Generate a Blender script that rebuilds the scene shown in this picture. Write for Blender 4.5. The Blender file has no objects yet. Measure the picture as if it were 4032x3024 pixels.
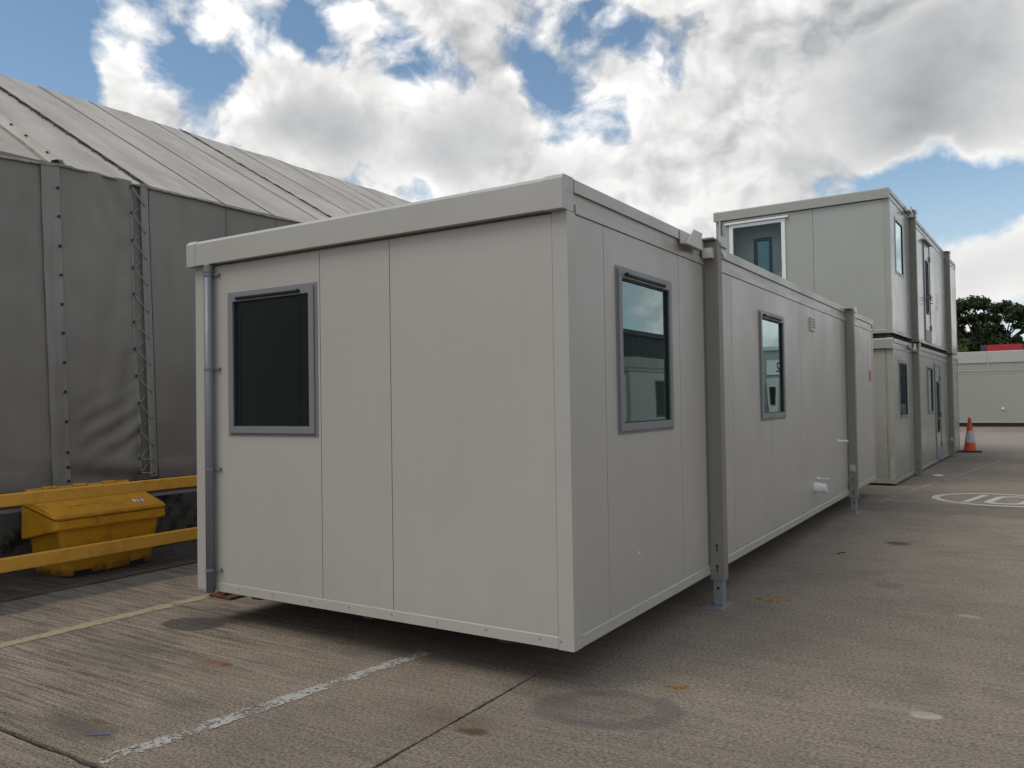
import bpy, bmesh, math, random
from mathutils import Vector, Matrix
random.seed(7)
R = math.radians
scene = bpy.context.scene
COL = scene.collection

# ------------------------------------------------------------------ camera
cam_d = bpy.data.cameras.new('camera')
cam_d.sensor_fit = 'HORIZONTAL'
cam_d.sensor_width = 36.0
cam_d.lens = 3203.8 / 4032 * 36.0
cam_d.clip_start = 0.05
cam_d.clip_end = 3000
cam = bpy.data.objects.new('camera', cam_d)
COL.objects.link(cam)
CF = Vector((-0.53431392, 0.84501307, 0.02148371))
CR = Vector((0.84491957, 0.5346581, -0.01586313))
CU = CR.cross(CF)
cm = Matrix((CR, CU, -CF)).transposed().to_4x4()
cm.translation = (2.26767787, -4.21818741, 1.73)
cam.matrix_world = cm
scene.camera = cam

# ------------------------------------------------------------------ light and exposure
scene.view_settings.view_transform = 'Standard'
scene.view_settings.look = 'None'
scene.view_settings.exposure = 0.0
scene.view_settings.gamma = 1.0
scene.view_settings.use_curve_mapping = False
scene.cycles.max_bounces = 8
scene.cycles.transparent_max_bounces = 12
try:
    scene.cycles.use_denoising = True
except Exception:
    pass

SUN_AZ = R(-146)      # measured from +Y towards +X
SUN_EL = R(57)
SUN = Vector((math.sin(SUN_AZ) * math.cos(SUN_EL), math.cos(SUN_AZ) * math.cos(SUN_EL), math.sin(SUN_EL)))
sun_d = bpy.data.lights.new('sun', 'SUN')
sun_d.energy = 1.35
sun_d.angle = R(30)
sun_d.color = (1.0, 0.94, 0.86)
sun = bpy.data.objects.new('sun', sun_d)
COL.objects.link(sun)
sun.rotation_mode = 'QUATERNION'
sun.rotation_quaternion = SUN.to_track_quat('Z', 'Y')


class NT:
    """small helper for writing node trees"""
    def __init__(self, tree):
        self.t = tree
        self.n = tree.nodes
        self.l = tree.links

    def new(self, typ, **kw):
        nd = self.n.new(typ)
        for k, v in kw.items():
            setattr(nd, k, v)
        return nd

    def put(self, sock, val):
        if val is None:
            return
        if isinstance(val, bpy.types.NodeSocket):
            self.l.new(val, sock)
        else:
            if sock.type == 'RGBA' and not isinstance(val, (int, float)) and len(val) == 3:
                val = (*val, 1.0)
            sock.default_value = val

    def math(self, op, a, b=None, c=None, clamp=False):
        nd = self.new('ShaderNodeMath', operation=op, use_clamp=clamp)
        for i, v in enumerate((a, b, c)):
            if v is not None:
                self.put(nd.inputs[i], v)
        return nd.outputs[0]

    def vmath(self, op, a, b=None, s=None):
        nd = self.new('ShaderNodeVectorMath', operation=op)
        self.put(nd.inputs[0], a)
        if b is not None:
            self.put(nd.inputs[1], b)
        if s is not None:
            self.put(nd.inputs['Scale'], s)
        return nd.outputs['Value'] if op in ('DISTANCE', 'LENGTH', 'DOT_PRODUCT') else nd.outputs[0]

    def ramp(self, v, lo, hi, a=0.0, b=1.0, smooth=True):
        nd = self.new('ShaderNodeMapRange', interpolation_type='SMOOTHSTEP' if smooth else 'LINEAR', clamp=True)
        self.put(nd.inputs[0], v)
        for i, x in enumerate((lo, hi, a, b)):
            self.put(nd.inputs[1 + i], x)
        return nd.outputs[0]

    def noise(self, vec, scale, detail=4, rough=0.55, dist=0.0, typ='FBM', lac=2.0, color=False):
        nd = self.new('ShaderNodeTexNoise', noise_type=typ)
        self.put(nd.inputs['Vector'], vec)
        nd.inputs['Scale'].default_value = scale
        nd.inputs['Detail'].default_value = detail
        nd.inputs['Roughness'].default_value = rough
        nd.inputs['Lacunarity'].default_value = lac
        nd.inputs['Distortion'].default_value = dist
        return nd.outputs['Color' if color else 'Fac']

    def mix(self, f, a, b, mode='MIX'):
        nd = self.new('ShaderNodeMix', data_type='RGBA', blend_type=mode)
        nd.clamp_factor = True
        self.put(nd.inputs['Factor'], f)
        self.put(nd.inputs[6], a)
        self.put(nd.inputs[7], b)
        return nd.outputs[2]

    def mapping(self, vec, scale=(1, 1, 1), loc=(0, 0, 0), rot=(0, 0, 0)):
        nd = self.new('ShaderNodeMapping')
        self.put(nd.inputs['Vector'], vec)
        nd.inputs['Scale'].default_value = scale
        nd.inputs['Location'].default_value = loc
        nd.inputs['Rotation'].default_value = rot
        return nd.outputs[0]

# ------------------------------------------------------------------ sky: blue air and broken cumulus, by direction
# (x, y, z of a direction, angular size, amount) : where the banks of cloud and the gaps between them lie
CLOUD_COVER = [
    (-0.8446, 0.421, 0.3307, 0.0821, -1.3),
    (-0.8126, 0.4407, 0.3813, 0.0472, -0.7),
    (-0.8146, 0.47, 0.34, 0.0311, -0.5),
    (-0.7631, 0.5254, 0.3762, 0.0345, -0.9),
    (-0.7459, 0.5581, 0.3635, 0.0332, -1.0),
    (-0.7182, 0.5785, 0.3867, 0.0381, -1.1),
    (-0.6825, 0.6049, 0.4103, 0.0287, -0.5),
    (-0.6547, 0.6393, 0.4033, 0.0244, -0.7),
    (-0.659, 0.6231, 0.4213, 0.0192, -0.4),
    (-0.6402, 0.6671, 0.381, 0.025, -0.45),
    (-0.5815, 0.7097, 0.3977, 0.0328, -0.9),
    (-0.5532, 0.741, 0.3806, 0.0308, -0.85),
    (-0.4909, 0.7629, 0.4208, 0.0276, -0.55),
    (-0.4608, 0.8128, 0.3564, 0.0208, -0.3),
    (-0.3755, 0.8217, 0.4287, 0.0369, -0.85),
    (-0.4113, 0.8122, 0.4136, 0.0225, -0.5),
    (-0.3481, 0.8467, 0.4025, 0.0248, -0.6),
    (-0.3323, 0.8688, 0.3671, 0.0252, -0.65),
    (-0.3059, 0.8511, 0.4267, 0.0217, -0.6),
    (-0.3937, 0.8564, 0.3339, 0.0234, -0.6),
    (-0.4522, 0.8345, 0.3148, 0.0319, -0.55),
    (-0.3919, 0.87, 0.2993, 0.0185, -0.4),
    (-0.4695, 0.7969, 0.38, 0.0231, -0.5),
    (-0.593, 0.7635, 0.2559, 0.0244, -0.8),
    (-0.0607, 0.9784, 0.1975, 0.0547, -1.6),
    (-0.1036, 0.9695, 0.2219, 0.0446, -1.3),
    (-0.0222, 0.9762, 0.2157, 0.0352, -0.9),
    (-0.1314, 0.9687, 0.2107, 0.0288, -0.7),
    (-0.1916, 0.9524, 0.237, 0.0174, -0.5),
    (-0.2236, 0.9433, 0.2453, 0.0151, -0.2),
    (-0.0068, 0.9834, 0.1813, 0.035, -1.0),
    (-0.78, 0.4943, 0.3837, 0.0313, 0.5),
    (-0.8054, 0.4894, 0.3345, 0.0226, 0.75),
    (-0.7955, 0.5195, 0.312, 0.0399, 0.7),
    (-0.727, 0.5558, 0.4031, 0.0279, 0.55),
    (-0.6865, 0.5896, 0.4255, 0.033, 0.5),
    (-0.7292, 0.5603, 0.3929, 0.014, 0.4),
    (-0.7073, 0.6129, 0.3523, 0.047, 0.8),
    (-0.6592, 0.6712, 0.3391, 0.0513, 0.75),
    (-0.6956, 0.6489, 0.3081, 0.0565, 0.7),
    (-0.5764, 0.6962, 0.4279, 0.0445, 0.6),
    (-0.5254, 0.7395, 0.4208, 0.0452, 0.55),
    (-0.6117, 0.7043, 0.3604, 0.0308, 0.5),
    (-0.5469, 0.776, 0.3143, 0.0695, 0.7),
    (-0.4887, 0.8064, 0.3332, 0.0423, 0.5),
    (-0.4189, 0.8256, 0.3779, 0.0307, 0.5),
    (-0.3944, 0.8464, 0.3578, 0.0309, 0.4),
    (-0.3159, 0.9006, 0.2987, 0.0568, 0.7),
    (-0.232, 0.8903, 0.3918, 0.0714, 0.8),
    (-0.146, 0.9309, 0.3349, 0.1067, 0.9),
    (-0.0387, 0.9435, 0.3291, 0.0941, 0.9),
    (-0.2559, 0.9149, 0.3123, 0.06, 0.6),
    (-0.3463, 0.904, 0.2507, 0.0637, 0.6),
    (-0.1295, 0.961, 0.2444, 0.057, 0.45),
    (-0.0244, 0.9897, 0.1409, 0.0491, 0.85),
    (-0.0552, 0.9929, 0.1049, 0.0415, 0.6),
    (-0.4775, 0.7618, 0.4377, 0.0198, 0.5),
    (-0.6338, 0.7199, 0.2828, 0.048, 0.5),
    (-0.4471, 0.8522, 0.2717, 0.0595, 0.75),
    (-0.3981, 0.8873, 0.233, 0.0596, 0.7),
    (-0.5159, 0.8168, 0.2582, 0.0492, 0.5),
    (-0.2481, 0.9378, 0.2427, 0.0459, 0.6),
    (-0.3138, 0.9218, 0.2277, 0.0422, 0.5),
    (-0.8018, 0.4973, 0.3314, 0.0274, 0.6),
    (-0.7972, 0.4845, 0.3602, 0.0268, 0.6),
    (-0.7628, 0.5145, 0.3917, 0.0317, 0.4),
    (-0.7345, 0.5442, 0.4055, 0.0276, 0.3),
    (-0.0115, 0.9873, 0.1585, 0.0397, 0.6),
    (-0.0633, 0.9901, 0.1252, 0.0278, 0.5),
    (-0.6259, 0.6672, 0.4038, 0.0297, 0.35),
    (-0.5164, 0.7624, 0.3899, 0.0256, 0.3),
]
CLOUD_BASE = [
    (-0.6777, 0.6603, 0.3237, 0.0384, 0.9),
    (-0.706, 0.6312, 0.3211, 0.0277, 0.7),
    (-0.6466, 0.7026, 0.2971, 0.0475, 0.8),
    (-0.7883, 0.5257, 0.3198, 0.0187, 0.35),
    (-0.5489, 0.7785, 0.3044, 0.0509, 0.8),
    (-0.5184, 0.7832, 0.3433, 0.0368, 0.35),
    (-0.5878, 0.7575, 0.284, 0.0323, 0.5),
    (-0.7255, 0.6214, 0.2958, 0.0252, 0.35),
    (-0.1261, 0.9455, 0.3002, 0.0697, 0.9),
    (-0.0492, 0.9604, 0.2744, 0.0706, 0.8),
    (-0.1775, 0.9237, 0.3396, 0.0379, 0.35),
    (-0.0176, 0.9351, 0.3538, 0.0624, 0.75),
    (-0.0835, 0.9328, 0.3505, 0.0529, 0.5),
    (-0.2348, 0.8989, 0.37, 0.0193, 0.4),
    (-0.0929, 0.9616, 0.2583, 0.0415, 0.5),
    (-0.3315, 0.9098, 0.2496, 0.0581, 0.2),
    (-0.2538, 0.9387, 0.2331, 0.0411, 0.3),
    (-0.4445, 0.8584, 0.2561, 0.0489, 0.35),
    (-0.4631, 0.8366, 0.2927, 0.0322, 0.3),
    (-0.2211, 0.9358, 0.2746, 0.0299, 0.35),
    (-0.029, 0.9915, 0.127, 0.0583, -1.6),
    (-0.0155, 0.9864, 0.1636, 0.0354, -0.8),
    (-0.323, 0.891, 0.3189, 0.0359, -0.4),
    (-0.7093, 0.6082, 0.3564, 0.0294, -0.5),
    (-0.8067, 0.4901, 0.3302, 0.0272, -0.5),
    (-0.6223, 0.6928, 0.3644, 0.0306, -0.4),
    (-0.1076, 0.9667, 0.232, 0.0422, -0.5),
]


def build_world():
    w = bpy.data.worlds.new('World')
    scene.world = w
    w.use_nodes = True
    g = NT(w.node_tree)
    g.n.clear()
    tc = g.new('ShaderNodeTexCoord')
    D = g.vmath('NORMALIZE', tc.outputs['Generated'])
    sky = g.new('ShaderNodeTexSky', sky_type='NISHITA')
    sky.sun_disc = False
    sky.sun_elevation = SUN_EL
    sky.sun_rotation = SUN_AZ
    sky.air_density = 1.0
    sky.dust_density = 0.25
    sky.ozone_density = 1.2

    def field(lst):
        tot = None
        for x, y, z, r, a in lst:
            e = g.ramp(g.vmath('DISTANCE', D, (x, y, z)), 0.0, 1.9 * r, a, 0.0)
            tot = e if tot is None else g.math('ADD', e, tot)
        return tot

    # billowing detail: warped noise, read again a little further up-sun for the light on the puffs
    P = g.mapping(D, scale=(1, 1, 1.3))
    wv = g.vmath('SUBTRACT', g.noise(P, 6.0, 3, 0.5, color=True), (0.5, 0.5, 0.5))
    Pw = g.vmath('ADD', P, g.vmath('SCALE', wv, s=0.09))

    def billow(vec, octaves):
        f = g.noise(vec, 7.5, octaves, 0.585)
        return g.math('MULTIPLY', g.math('SUBTRACT', f, 0.5), 4.2)

    def cells(vec):
        v = g.new('ShaderNodeTexVoronoi', feature='F1', voronoi_dimensions='3D')
        v.normalize = True
        v.inputs['Scale'].default_value = 17.0
        v.inputs['Detail'].default_value = 2.0
        v.inputs['Roughness'].default_value = 0.5
        g.put(v.inputs['Vector'], vec)
        return g.math('SUBTRACT', 0.42, v.outputs['Distance'])

    cov = field(CLOUD_COVER)
    base = field(CLOUD_BASE)
    Pw1 = g.vmath('ADD', Pw, (-0.006, -0.004, 0.023))
    n0 = g.math('MULTIPLY_ADD', cells(Pw), 1.25, billow(Pw, 10))
    n1 = g.math('MULTIPLY_ADD', cells(Pw1), 1.25, billow(Pw1, 7))
    n2 = billow(g.vmath('ADD', Pw, (-0.016, -0.010, 0.066)), 4)
    wide = g.noise(D, 1.7, 3, 0.5)
    gen = g.math('MULTIPLY_ADD', g.math('SUBTRACT', wide, 0.46), 2.0, -0.02)
    c = g.math('ADD', g.math('MULTIPLY', cov, 0.80), gen)
    dens = g.math('ADD', n0, c)
    alpha = g.math('POWER', g.ramp(dens, -0.16, 0.40, smooth=False), 1.25)
    # lit fringes, grey bases
    relief = g.math('ADD', g.math('MULTIPLY', g.math('SUBTRACT', n0, n1), 0.34), g.math('MULTIPLY', g.math('SUBTRACT', billow(Pw, 4), n2), 0.30))
    relief = g.math('MULTIPLY', relief, g.ramp(base, 0.15, 0.9, 1.0, 0.42))
    relief = g.math('MULTIPLY', relief, g.ramp(base, -0.9, 0.0, 0.2, 1.0))
    relief = g.math('MINIMUM', g.math('MAXIMUM', relief, -0.40), 0.26)
    thick = g.ramp(dens, 0.35, 1.5)
    gb = g.math('MULTIPLY_ADD', g.math('ADD', g.math('SUBTRACT', n0, n2), g.math('MULTIPLY', g.math('SUBTRACT', g.noise(D, 3.4, 3, 0.45), 0.5), 2.2)), 0.26, g.math('MULTIPLY', base, 0.72))
    gb = g.math('MULTIPLY', g.ramp(gb, 0.0, 1.7, smooth=False), g.math('MULTIPLY', g.ramp(dens, 0.1, 0.8), g.ramp(base, 0.0, 0.35, 0.3, 1.0)))
    dark = g.math('MULTIPLY_ADD', thick, 0.14, g.math('MULTIPLY', gb, 0.47))
    lum = g.math('SUBTRACT', 0.93, dark)
    lum = g.math('MULTIPLY_ADD', relief, g.math('MULTIPLY_ADD', dark, -0.7, 1.0), lum)
    lum = g.math('MINIMUM', g.math('MAXIMUM', lum, 0.30), 1.06)
    tint = g.mix(g.ramp(lum, 0.35, 0.9), (0.955, 0.985, 1.02, 1), (1.0, 0.995, 0.985, 1))
    cc = g.vmath('SCALE', tint, s=g.math('MULTIPLY', lum, 1.0 / SKY_STRENGTH))
    blue = g.mix(1.0, sky.outputs[0], SKY_TINT, 'MULTIPLY')
    sz = g.new('ShaderNodeSeparateXYZ')
    g.l.new(D, sz.inputs[0])
    blue = g.mix(g.ramp(sz.outputs[2], 0.0, 0.30, 0.85, 0.0), blue, tuple(v / SKY_STRENGTH for v in (0.60, 0.68, 0.76)) + (1,))
    out = g.mix(alpha, blue, cc)
    bg = g.new('ShaderNodeBackground')
    g.put(bg.inputs['Color'], out)
    bg.inputs['Strength'].default_value = SKY_STRENGTH
    wo = g.new('ShaderNodeOutputWorld')
    g.l.new(bg.outputs[0], wo.inputs[0])
    w.cycles.sampling_method = 'MANUAL'
    w.cycles.sample_map_resolution = 512


SKY_STRENGTH = 0.10
SKY_TINT = (1.26, 1.33, 1.27, 1)
build_world()


# ------------------------------------------------------------------ helpers
class MB:
    """gathers simple shapes into one mesh"""
    def __init__(self, fmap=None):
        self.v = []
        self.f = []
        self.fmap = fmap or (lambda a, b, c: (a, b, c))

    def add(self, vs, fs):
        o = len(self.v)
        self.v += [self.fmap(*p) for p in vs]
        self.f += [tuple(i + o for i in f) for f in fs]

    def box(self, a0, a1, b0, b1, c0, c1):
        vs = [(a, b, c) for a in (a0, a1) for b in (b0, b1) for c in (c0, c1)]
        self.add(vs, [(0, 1, 3, 2), (4, 6, 7, 5), (0, 4, 5, 1), (2, 3, 7, 6), (0, 2, 6, 4), (1, 5, 7, 3)])

    def prism(self, prof, b0, b1, axis=1):
        """closed outline in the two other axes, pushed along axis"""
        n = len(prof)
        def P(p, b):
            q = list(p)
            q.insert(axis, b)
            return tuple(q)
        vs = [P(p, b0) for p in prof] + [P(p, b1) for p in prof]
        fs = [tuple(range(n)), tuple(range(2 * n - 1, n - 1, -1))]
        fs += [(i, (i + 1) % n, n + (i + 1) % n, n + i) for i in range(n)]
        self.add(vs, fs)

    def ring(self, u0, u1, v0, v1, l, r, b, t, n0, n1):
        """rectangular frame with bar widths l, r, b, t"""
        o = [(u0, v0), (u1, v0), (u1, v1), (u0, v1)]
        i = [(u0 + l, v0 + b), (u1 - r, v0 + b), (u1 - r, v1 - t), (u0 + l, v1 - t)]
        vs = [(*p, n1) for p in o] + [(*p, n1) for p in i] + [(*p, n0) for p in o] + [(*p, n0) for p in i]
        fs = []
        for k in range(4):
            m = (k + 1) % 4
            fs += [(k, m, 4 + m, 4 + k), (8 + m, 8 + k, 12 + k, 12 + m), (k, 8 + k, 8 + m, m), (4 + m, 12 + m, 12 + k, 4 + k)]
        self.add(vs, fs)

    def tube(self, pts, r, n=10, caps=True):
        pts = [Vector(p) for p in pts]
        rs = r if isinstance(r, (list, tuple)) else [r] * len(pts)
        vs, fs = [], []
        ref = None
        for i, p in enumerate(pts):
            t = (pts[min(i + 1, len(pts) - 1)] - pts[max(i - 1, 0)]).normalized()
            if ref is None:
                ref = Vector((0, 0, 1)) if abs(t.z) < 0.9 else Vector((1, 0, 0))
            x = (ref - t * ref.dot(t)).normalized()
            y = t.cross(x)
            ref = x
            for k in range(n):
                a = 2 * math.pi * k / n
                vs.append(tuple(p + (x * math.cos(a) + y * math.sin(a)) * rs[i]))
        for i in range(len(pts) - 1):
            for k in range(n):
                m = (k + 1) % n
                fs.append((i * n + k, i * n + m, (i + 1) * n + m, (i + 1) * n + k))
        if caps:
            fs.append(tuple(range(n - 1, -1, -1)))
            fs.append(tuple((len(pts) - 1) * n + k for k in range(n)))
        self.add(vs, fs)

    def grid(self, us, vs_, fn):
        nu, nv = len(us), len(vs_)
        pts = [fn(u, v) for u in us for v in vs_]
        fs = [(i * nv + j, (i + 1) * nv + j, (i + 1) * nv + j + 1, i * nv + j + 1) for i in range(nu - 1) for j in range(nv - 1)]
        self.add(pts, fs)

    def build(self, name, mat, parent=None, bevel=0, smooth=False, recalc=True, stuff=False, loc=None):
        me = bpy.data.meshes.new(name)
        bm = bmesh.new()
        bv = [bm.verts.new(p) for p in self.v]
        for f in self.f:
            try:
                bm.faces.new([bv[i] for i in f])
            except ValueError:
                pass
        if recalc:
            bmesh.ops.recalc_face_normals(bm, faces=bm.faces)
        if bevel:
            es = [e for e in bm.edges if len(e.link_faces) == 2 and e.calc_face_angle(0) > 0.6]
            bmesh.ops.bevel(bm, geom=es, offset=bevel, segments=2, profile=0.6, affect='EDGES', clamp_overlap=True)
        if smooth:
            for f in bm.faces:
                f.smooth = True
        bm.to_mesh(me)
        bm.free()
        me.materials.append(mat)
        return link(name, me, parent, stuff, loc)


def link(name, me, parent=None, stuff=False, loc=None):
    o = bpy.data.objects.new(name, me)
    COL.objects.link(o)
    if parent is not None:
        o.parent = parent
    if loc is not None:
        o.location = loc
    if stuff:
        o['kind'] = 'stuff'
    return o


def thing(name, label, cat, loc=(0, 0, 0), rotz=0.0, group=None):
    o = bpy.data.objects.new(name, None)
    COL.objects.link(o)
    o.empty_display_size = 0.2
    o.location = loc
    o.rotation_euler = (0, 0, rotz)
    return tag(o, label, cat, group)


def tag(o, label, cat, group=None):
    o['label'] = label
    o['category'] = cat
    if group:
        o['group'] = group
    return o


def part(o, label=None, **kw):
    if label:
        o['label'] = label
    return o


def grid_with_holes(fm, u0, u1, v0, v1, n0, n1, holes):
    """flat slab between n0 and n1 with rectangular holes cut right through it"""
    us = sorted({u0, u1, *[min(max(x, u0), u1) for h in holes for x in h[:2]]})
    vs = sorted({v0, v1, *[min(max(x, v0), v1) for h in holes for x in h[2:]]})
    full = set()
    for i in range(len(us) - 1):
        for j in range(len(vs) - 1):
            cu, cv = (us[i] + us[i + 1]) / 2, (vs[j] + vs[j + 1]) / 2
            if not any(h[0] < cu < h[1] and h[2] < cv < h[3] for h in holes):
                full.add((i, j))
    m = MB(fm)
    idx = {}
    def vid(i, j, n):
        k = (i, j, n)
        if k not in idx:
            idx[k] = len(m.v)
            m.v.append(fm(us[i], vs[j], (n0, n1)[n]))
        return idx[k]
    for i, j in full:
        m.f.append((vid(i, j, 1), vid(i + 1, j, 1), vid(i + 1, j + 1, 1), vid(i, j + 1, 1)))
        m.f.append((vid(i, j, 0), vid(i, j + 1, 0), vid(i + 1, j + 1, 0), vid(i + 1, j, 0)))
        for di, dj, a, b in ((-1, 0, (0, 0), (0, 1)), (1, 0, (1, 0), (1, 1)), (0, -1, (0, 0), (1, 0)), (0, 1, (0, 1), (1, 1))):
            if (i + di, j + dj) not in full:
                m.f.append((vid(i + a[0], j + a[1], 0), vid(i + b[0], j + b[1], 0), vid(i + b[0], j + b[1], 1), vid(i + a[0], j + a[1], 1)))
    return m


# ------------------------------------------------------------------ materials
def new_mat(name):
    m = bpy.data.materials.new(name)
    m.use_nodes = True
    g = NT(m.node_tree)
    b = g.n.get('Principled BSDF')
    return m, g, b


def pos(g):
    return g.new('ShaderNodeNewGeometry').outputs['Position']


def bump(g, b, height, strength, dist=0.01):
    nd = g.new('ShaderNodeBump')
    nd.inputs['Strength'].default_value = strength
    nd.inputs['Distance'].default_value = dist
    g.put(nd.inputs['Height'], height)
    g.l.new(nd.outputs[0], b.inputs['Normal'])


def paint(name, col, rough=0.4, spec=0.5, metal=0.0, dirt=0.12, scale=2.0, fine=0.04, wave=0.0, streak=0.0, dirtcol=(0.16, 0.14, 0.11)):
    """painted or moulded surface: faint uneven colour, grime and a slight surface texture"""
    m, g, b = new_mat(name)
    p = pos(g)
    n = g.noise(p, scale, 6, 0.6)
    c = g.mix(g.ramp(n, 0.35, 0.75, 0, dirt), col, dirtcol)
    if streak:
        s = g.noise(g.mapping(p, scale=(9, 9, 0.35)), 2.0, 5, 0.6)
        c = g.mix(g.ramp(s, 0.5, 0.8, 0, streak), c, dirtcol)
    if wave:
        sz = g.new('ShaderNodeSeparateXYZ')
        g.l.new(p, sz.inputs[0])
        hgt = g.math('MULTIPLY_ADD', g.math('SUBTRACT', g.noise(p, 5.0, 6, 0.65), 0.5), 1.5, sz.outputs[2])
        c = g.mix(g.ramp(hgt, 0.15, 0.75, 0.08, 0), c, dirtcol)
        sc = g.noise(g.mapping(p, scale=(14, 14, 5)), 1.0, 6, 0.7)
        c = g.mix(g.ramp(sc, 0.70, 0.76, 0, 0.14), c, dirtcol)
    f = g.noise(p, 260, 2, 0.5)
    c = g.mix(1.0, c, g.mix(f, (1 - fine,) * 3 + (1,), (1 + fine,) * 3 + (1,)), 'MULTIPLY')
    g.put(b.inputs['Base Color'], c)
    g.put(b.inputs['Roughness'], g.ramp(n, 0.3, 0.7, rough - 0.06, rough + 0.08))
    b.inputs['Metallic'].default_value = metal
    b.inputs['Specular IOR Level'].default_value = spec
    h = g.math('MULTIPLY', f, 0.08)
    if wave:
        h = g.math('MULTIPLY_ADD', g.noise(p, 0.9, 2, 0.4), wave, h)
    bump(g, b, h, 0.35, 0.004 if not wave else 0.01)
    return m


M = {}
M['panel'] = paint('panel_paint', (0.432, 0.410, 0.370), 0.34, 0.5, dirt=0.09, scale=1.1, fine=0.035, wave=0.22, streak=0.05)
M['panel_old'] = paint('older_panel_paint', (0.335, 0.334, 0.288), 0.22, 0.8, dirt=0.12, scale=0.9, fine=0.03, wave=0.10, streak=0.08)
M['trim'] = paint('trim_paint', (0.430, 0.414, 0.376), 0.34, 0.5, dirt=0.10, scale=1.4)
M['trim_old'] = paint('older_trim_paint', (0.330, 0.327, 0.284), 0.30, 0.6, dirt=0.12, scale=1.4)
M['post'] = paint('post_paint', (0.222, 0.210, 0.180), 0.50, 0.4, dirt=0.16, scale=2.5, streak=0.12)
M['frame'] = paint('window_frame_grey', (0.195, 0.200, 0.212), 0.42, 0.5, dirt=0.05)
M['upvc'] = paint('white_upvc', (0.76, 0.77, 0.77), 0.35, 0.5, dirt=0.04)
M['pvc_grey'] = paint('grey_pipe_plastic', (0.170, 0.180, 0.205), 0.38, 0.5, dirt=0.05)
M['black'] = paint('black_rubber', (0.012, 0.012, 0.014), 0.55, 0.4, dirt=0.05)
M['under'] = paint('underside_steel', (0.07, 0.065, 0.06), 0.7, 0.3, dirt=0.3)
M['galv'] = paint('galvanised_steel', (0.27, 0.295, 0.32), 0.48, 0.5, metal=0.35, dirt=0.12, scale=9)
M['liner'] = paint('room_lining', (0.68, 0.70, 0.69), 0.6, 0.3, dirt=0.03)
M['navy'] = paint('navy_frame', (0.012, 0.016, 0.04), 0.4, 0.5, dirt=0.0)
M['rust'] = paint('rusty_steel', (0.13, 0.052, 0.03), 0.85, 0.2, dirt=0.6, scale=14, dirtcol=(0.05, 0.025, 0.018))
M['steel'] = paint('screw_steel', (0.55, 0.55, 0.53), 0.35, 0.5, metal=0.8)
M['cream'] = paint('cream_plastic', (0.58, 0.54, 0.46), 0.45, 0.4, dirt=0.05)


def glass(name, tint=(0.62, 0.70, 0.68), boost=3.0, mirror=(0.78, 0.97, 0.95)):
    """double glazed pane: see-through, with the stronger mirror of its four surfaces"""
    m, g, b = new_mat(name)
    g.n.remove(b)
    out = g.n.get('Material Output')
    fr = g.new('ShaderNodeFresnel')
    fr.inputs['IOR'].default_value = 1.5
    F = fr.outputs[0]
    f2 = g.math('DIVIDE', g.math('MULTIPLY', F, boost), g.math('MULTIPLY_ADD', F, boost - 1, 1.0))
    tr = g.new('ShaderNodeBsdfTransparent')
    tr.inputs[0].default_value = (*tint, 1)
    gl = g.new('ShaderNodeBsdfGlossy')
    gl.inputs['Roughness'].default_value = 0.012
    gl.inputs['Color'].default_value = (*mirror, 1)
    nd = g.new('ShaderNodeBump')
    nd.inputs['Strength'].default_value = 0.05
    nd.inputs['Distance'].default_value = 0.004
    g.put(nd.inputs['Height'], g.noise(pos(g), 3.0, 1, 0.3))
    g.l.new(nd.outputs[0], gl.inputs['Normal'])
    mx = g.new('ShaderNodeMixShader')
    g.l.new(f2, mx.inputs[0])
    g.l.new(tr.outputs[0], mx.inputs[1])
    g.l.new(gl.outputs[0], mx.inputs[2])
    g.l.new(mx.outputs[0], out.inputs[0])
    return m


M['glass'] = glass('window_glass', (0.76, 0.90, 0.87))
M['clear'] = glass('clear_glass', (0.84, 0.87, 0.86), 0.42, (0.9, 0.95, 0.95))
M['white_paint'] = paint('white_panel_paint', (0.62, 0.64, 0.60), 0.4, 0.5, dirt=0.1)


def stain(g, p, x, y, rx, ry, rot=0.0, wob=0.25, soft=0.35):
    """0..1 mask of a blotch of its own shape on the ground"""
    q = g.mapping(g.vmath('SUBTRACT', p, (x, y, 0)), rot=(0, 0, -rot))
    q = g.vmath('MULTIPLY', q, (1 / rx, 1 / ry, 0))
    d = g.vmath('LENGTH', q)
    d = g.math('MULTIPLY_ADD', g.math('SUBTRACT', g.noise(p, 6.0, 4, 0.6), 0.5), wob * 3, d)
    return d


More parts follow.
